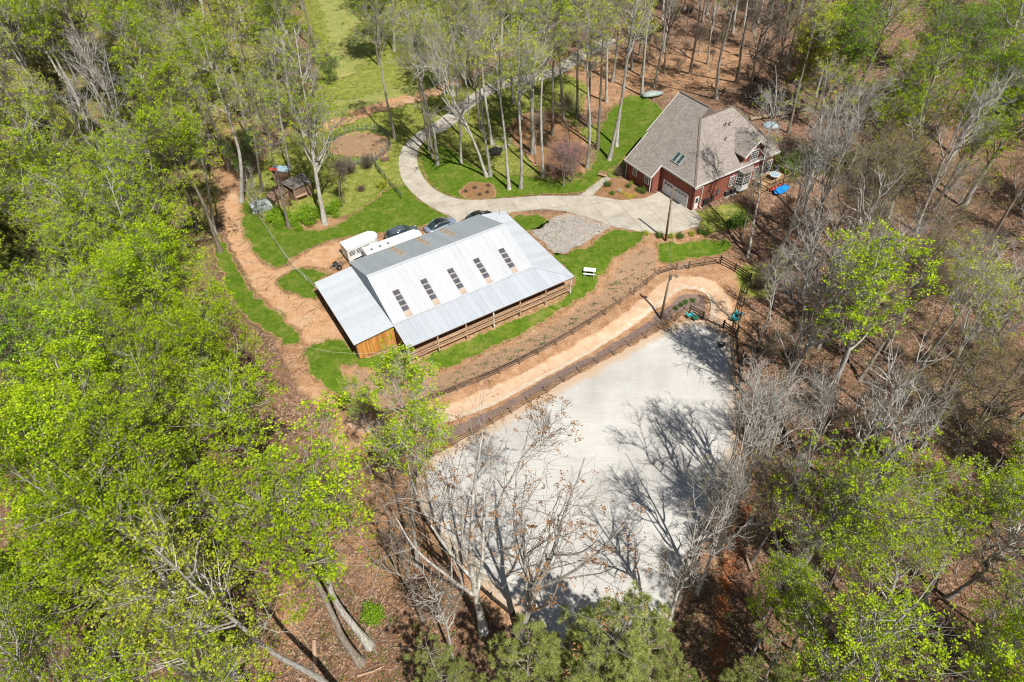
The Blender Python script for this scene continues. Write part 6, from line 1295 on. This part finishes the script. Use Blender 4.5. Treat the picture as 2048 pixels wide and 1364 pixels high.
# twigs, sprigs and leaf litter over the woodland floor
def woodland(n, seed):
    r_ = np.random.RandomState(seed); px = r_.uniform(-60, 2110, n * 2); py = 1364 * r_.uniform(0, 1, n * 2) ** 0.9 + 20; X = np.zeros(n * 2); Y = np.zeros(n * 2)
    for i in range(n * 2): X[i], Y[i] = gz(px[i], py[i], -.5)
    m = np.ones(n * 2, bool)
    for c in CLEAR: m &= ~pip(X, Y, c)
    return X[m][:n], Y[m][:n]
X, Y = woodland(14000, 5); n = len(X); a = rs.uniform(0, 2 * np.pi, n); L = rs.gamma(2., .38, n); zz = Z(X, Y)
d = np.stack([np.cos(a) * L, np.sin(a) * L, rs.uniform(-.02, .5, n) * L * .5], -1); p0 = np.stack([X, Y, zz], -1); mid = p0 + d * .5 + rs.normal(0, .06, (n, 3))
pts = np.stack([p0, mid, p0 + d], 1); rad = np.stack([.018 + .008 * L, .014 + .005 * L, np.full(n, .006)], 1); v, q = tubes([(pts, rad, 3)]); stuff_mesh('fallen_twigs', v, Q=q, mat='bark_tan')
X, Y = woodland(60000, 6); C = np.stack([X, Y, Z(X, Y) + rs.uniform(0, .06, len(X))], -1); v, q = leaf_quads(rs, C, .17, .15, .75); stuff_mesh('leaf_litter', v, Q=q, mat='leaf_tan')
X, Y = woodland(2600, 8); C = []
for x, y in zip(X, Y):
    k = rs.randint(5, 26); C.append(np.stack([x + rs.normal(0, .3, k), y + rs.normal(0, .3, k), rs.uniform(.03, .45, k)], -1))
C = np.concatenate(C); C[:, 2] += Z(C[:, 0], C[:, 1]); v, q = leaf_quads(rs, C, .14); stuff_mesh('undergrowth', v, Q=q, mat='shrub')

# ================================================================== LABELS THAT SINGLE OUT EACH REPEAT
LAND = {'the white hoop hut': (524, 416), 'the round pen': (716, 292), 'the blue kayak': (1563, 379), 'the round black tub': (1551, 566), 'the heap of sawn logs': (1600, 1185), 'the teal chairs': (1472, 636),
        'the covered boat': (1305, 193), 'the far pale-roofed building': (1003, 10), 'the bottom right picture corner': (2040, 1360), 'the upper right picture corner': (2040, 20), 'the right picture edge halfway down': (2040, 700), 'the upper left picture corner': (10, 20),
        'the left picture edge halfway down': (10, 700), 'the lower left picture corner': (10, 1350), 'the leaning pair of trees': (730, 1300), 'the blue tarpaulin heap': (1541, 253), 'the far meadow': (720, 60), 'the tallest pine': (1190, 1440),
        'the upper right fallen trunk': (1750, 292), 'the brown-roofed coop': (553, 385), 'the top edge above the house': (1480, 10), 'the top edge left of the meadow': (420, 10), 'the orange path fork': (555, 550), 'the brightest lime-crowned tree': (1597, 925),
        'the right picture edge above middle': (2040, 380), 'the top edge right of centre': (1780, 10), 'the left picture edge above middle': (10, 380), 'the barn yard lawn': (640, 790), 'the red gully': (1470, 1090)}
LP_ = {k: P(*v) for k, v in LAND.items()}
ORD = ['', 'second ', 'third ', 'fourth ', 'fifth ', 'sixth ', 'seventh ', 'eighth ', 'ninth ', 'tenth ', 'eleventh ', 'twelfth ', 'thirteenth ', 'fourteenth ', 'fifteenth ', 'sixteenth ', 'seventeenth ', 'eighteenth ', 'nineteenth ', 'twentieth ', 'twenty-first ', 'twenty-second ', 'twenty-third ', 'twenty-fourth ', 'twenty-fifth ', 'twenty-sixth ', 'twenty-seventh ', 'twenty-eighth ', 'twenty-ninth ', 'thirtieth ']
byg = {}
from collections import defaultdict
cell = defaultdict(list)
seen = defaultdict(int)
for o in S.objects:
    if o.parent is None and 'label' in o: seen[o['label']] += 1
for o in S.objects:
    if o.parent is None and 'label' in o and 'group' in o and seen[o['label']] > 1 and o.get('category') in ('tree', 'shrub', 'branch', 'log', 'flowers'):
        p = o.matrix_basis.translation; lm = min(LP_, key=lambda k: (LP_[k] - p).length)
        near = {'log': 'the heap of sawn logs'}.get(o['category'])
        base = o['label'].split(' in the ')[0].split(' beyond ')[0].split(' under ')[0].split(' among ')[0].split(' of the ')[0].split(' lying ')[0].split(' edging ')[0]
        lm = near or lm
        base = base.replace('tall slim tree with sparse yellow-green top', 'tall slim sparse-topped tree').replace('lime-green leafing hardwood tree', 'lime-green leafing tree').replace('deep fresh-green leafing tree', 'fresh-green leafing tree').replace('grey tree hazy with olive-tan buds', 'olive-budded grey tree').replace('bare grey hardwood tree', 'bare grey tree').replace('many-stemmed green thicket bush', 'green thicket bush').replace('fallen dead branch', 'fallen dead branch').replace('sawn log', 'sawn woodland log')
        if o['category'] in ('flowers',) or 'hedge' in o['label'] or 'driveway' in o['label'] or 'bed' in o['label'] or 'path loop' in o['label']: continue
        cell[(base, lm)].append(((LP_[lm] - p).length, o))
for (base, lm), L in cell.items():
    L.sort(key=lambda t: t[0])
    for i, (d, o) in enumerate(L):
        if i < len(ORD): o['label'] = f"{base}, {ORD[i]}nearest to {lm}"
        else: o['label'] = f"{base} {['just', 'well'][i % 2]} beyond the thirtieth from {lm}"
for nm_, lab in (('hedge below the coop', 'from the left in the hedge below the coop'), ('row edging the driveway', 'from the left in the row edging the driveway'), ('oval mulch bed', 'from the left in the oval mulch bed'), ('pine straw bed', 'from the left in the pine straw bed'), ('bed before the garage', 'from the left in the bed before the garage'), ('mulch inside the path loop', 'from the left inside the path loop')):
    L = sorted([o for o in S.objects if o.parent is None and nm_ in o.get('label', '') and 'group' in o], key=lambda o: o.location.x)
    for i, o in enumerate(L): o['label'] = f"{o['label'].split(' of the ')[0].split(' in the ')[0].split(' on the ')[0]}, {(ORD[i] or 'first ')}{lab}"
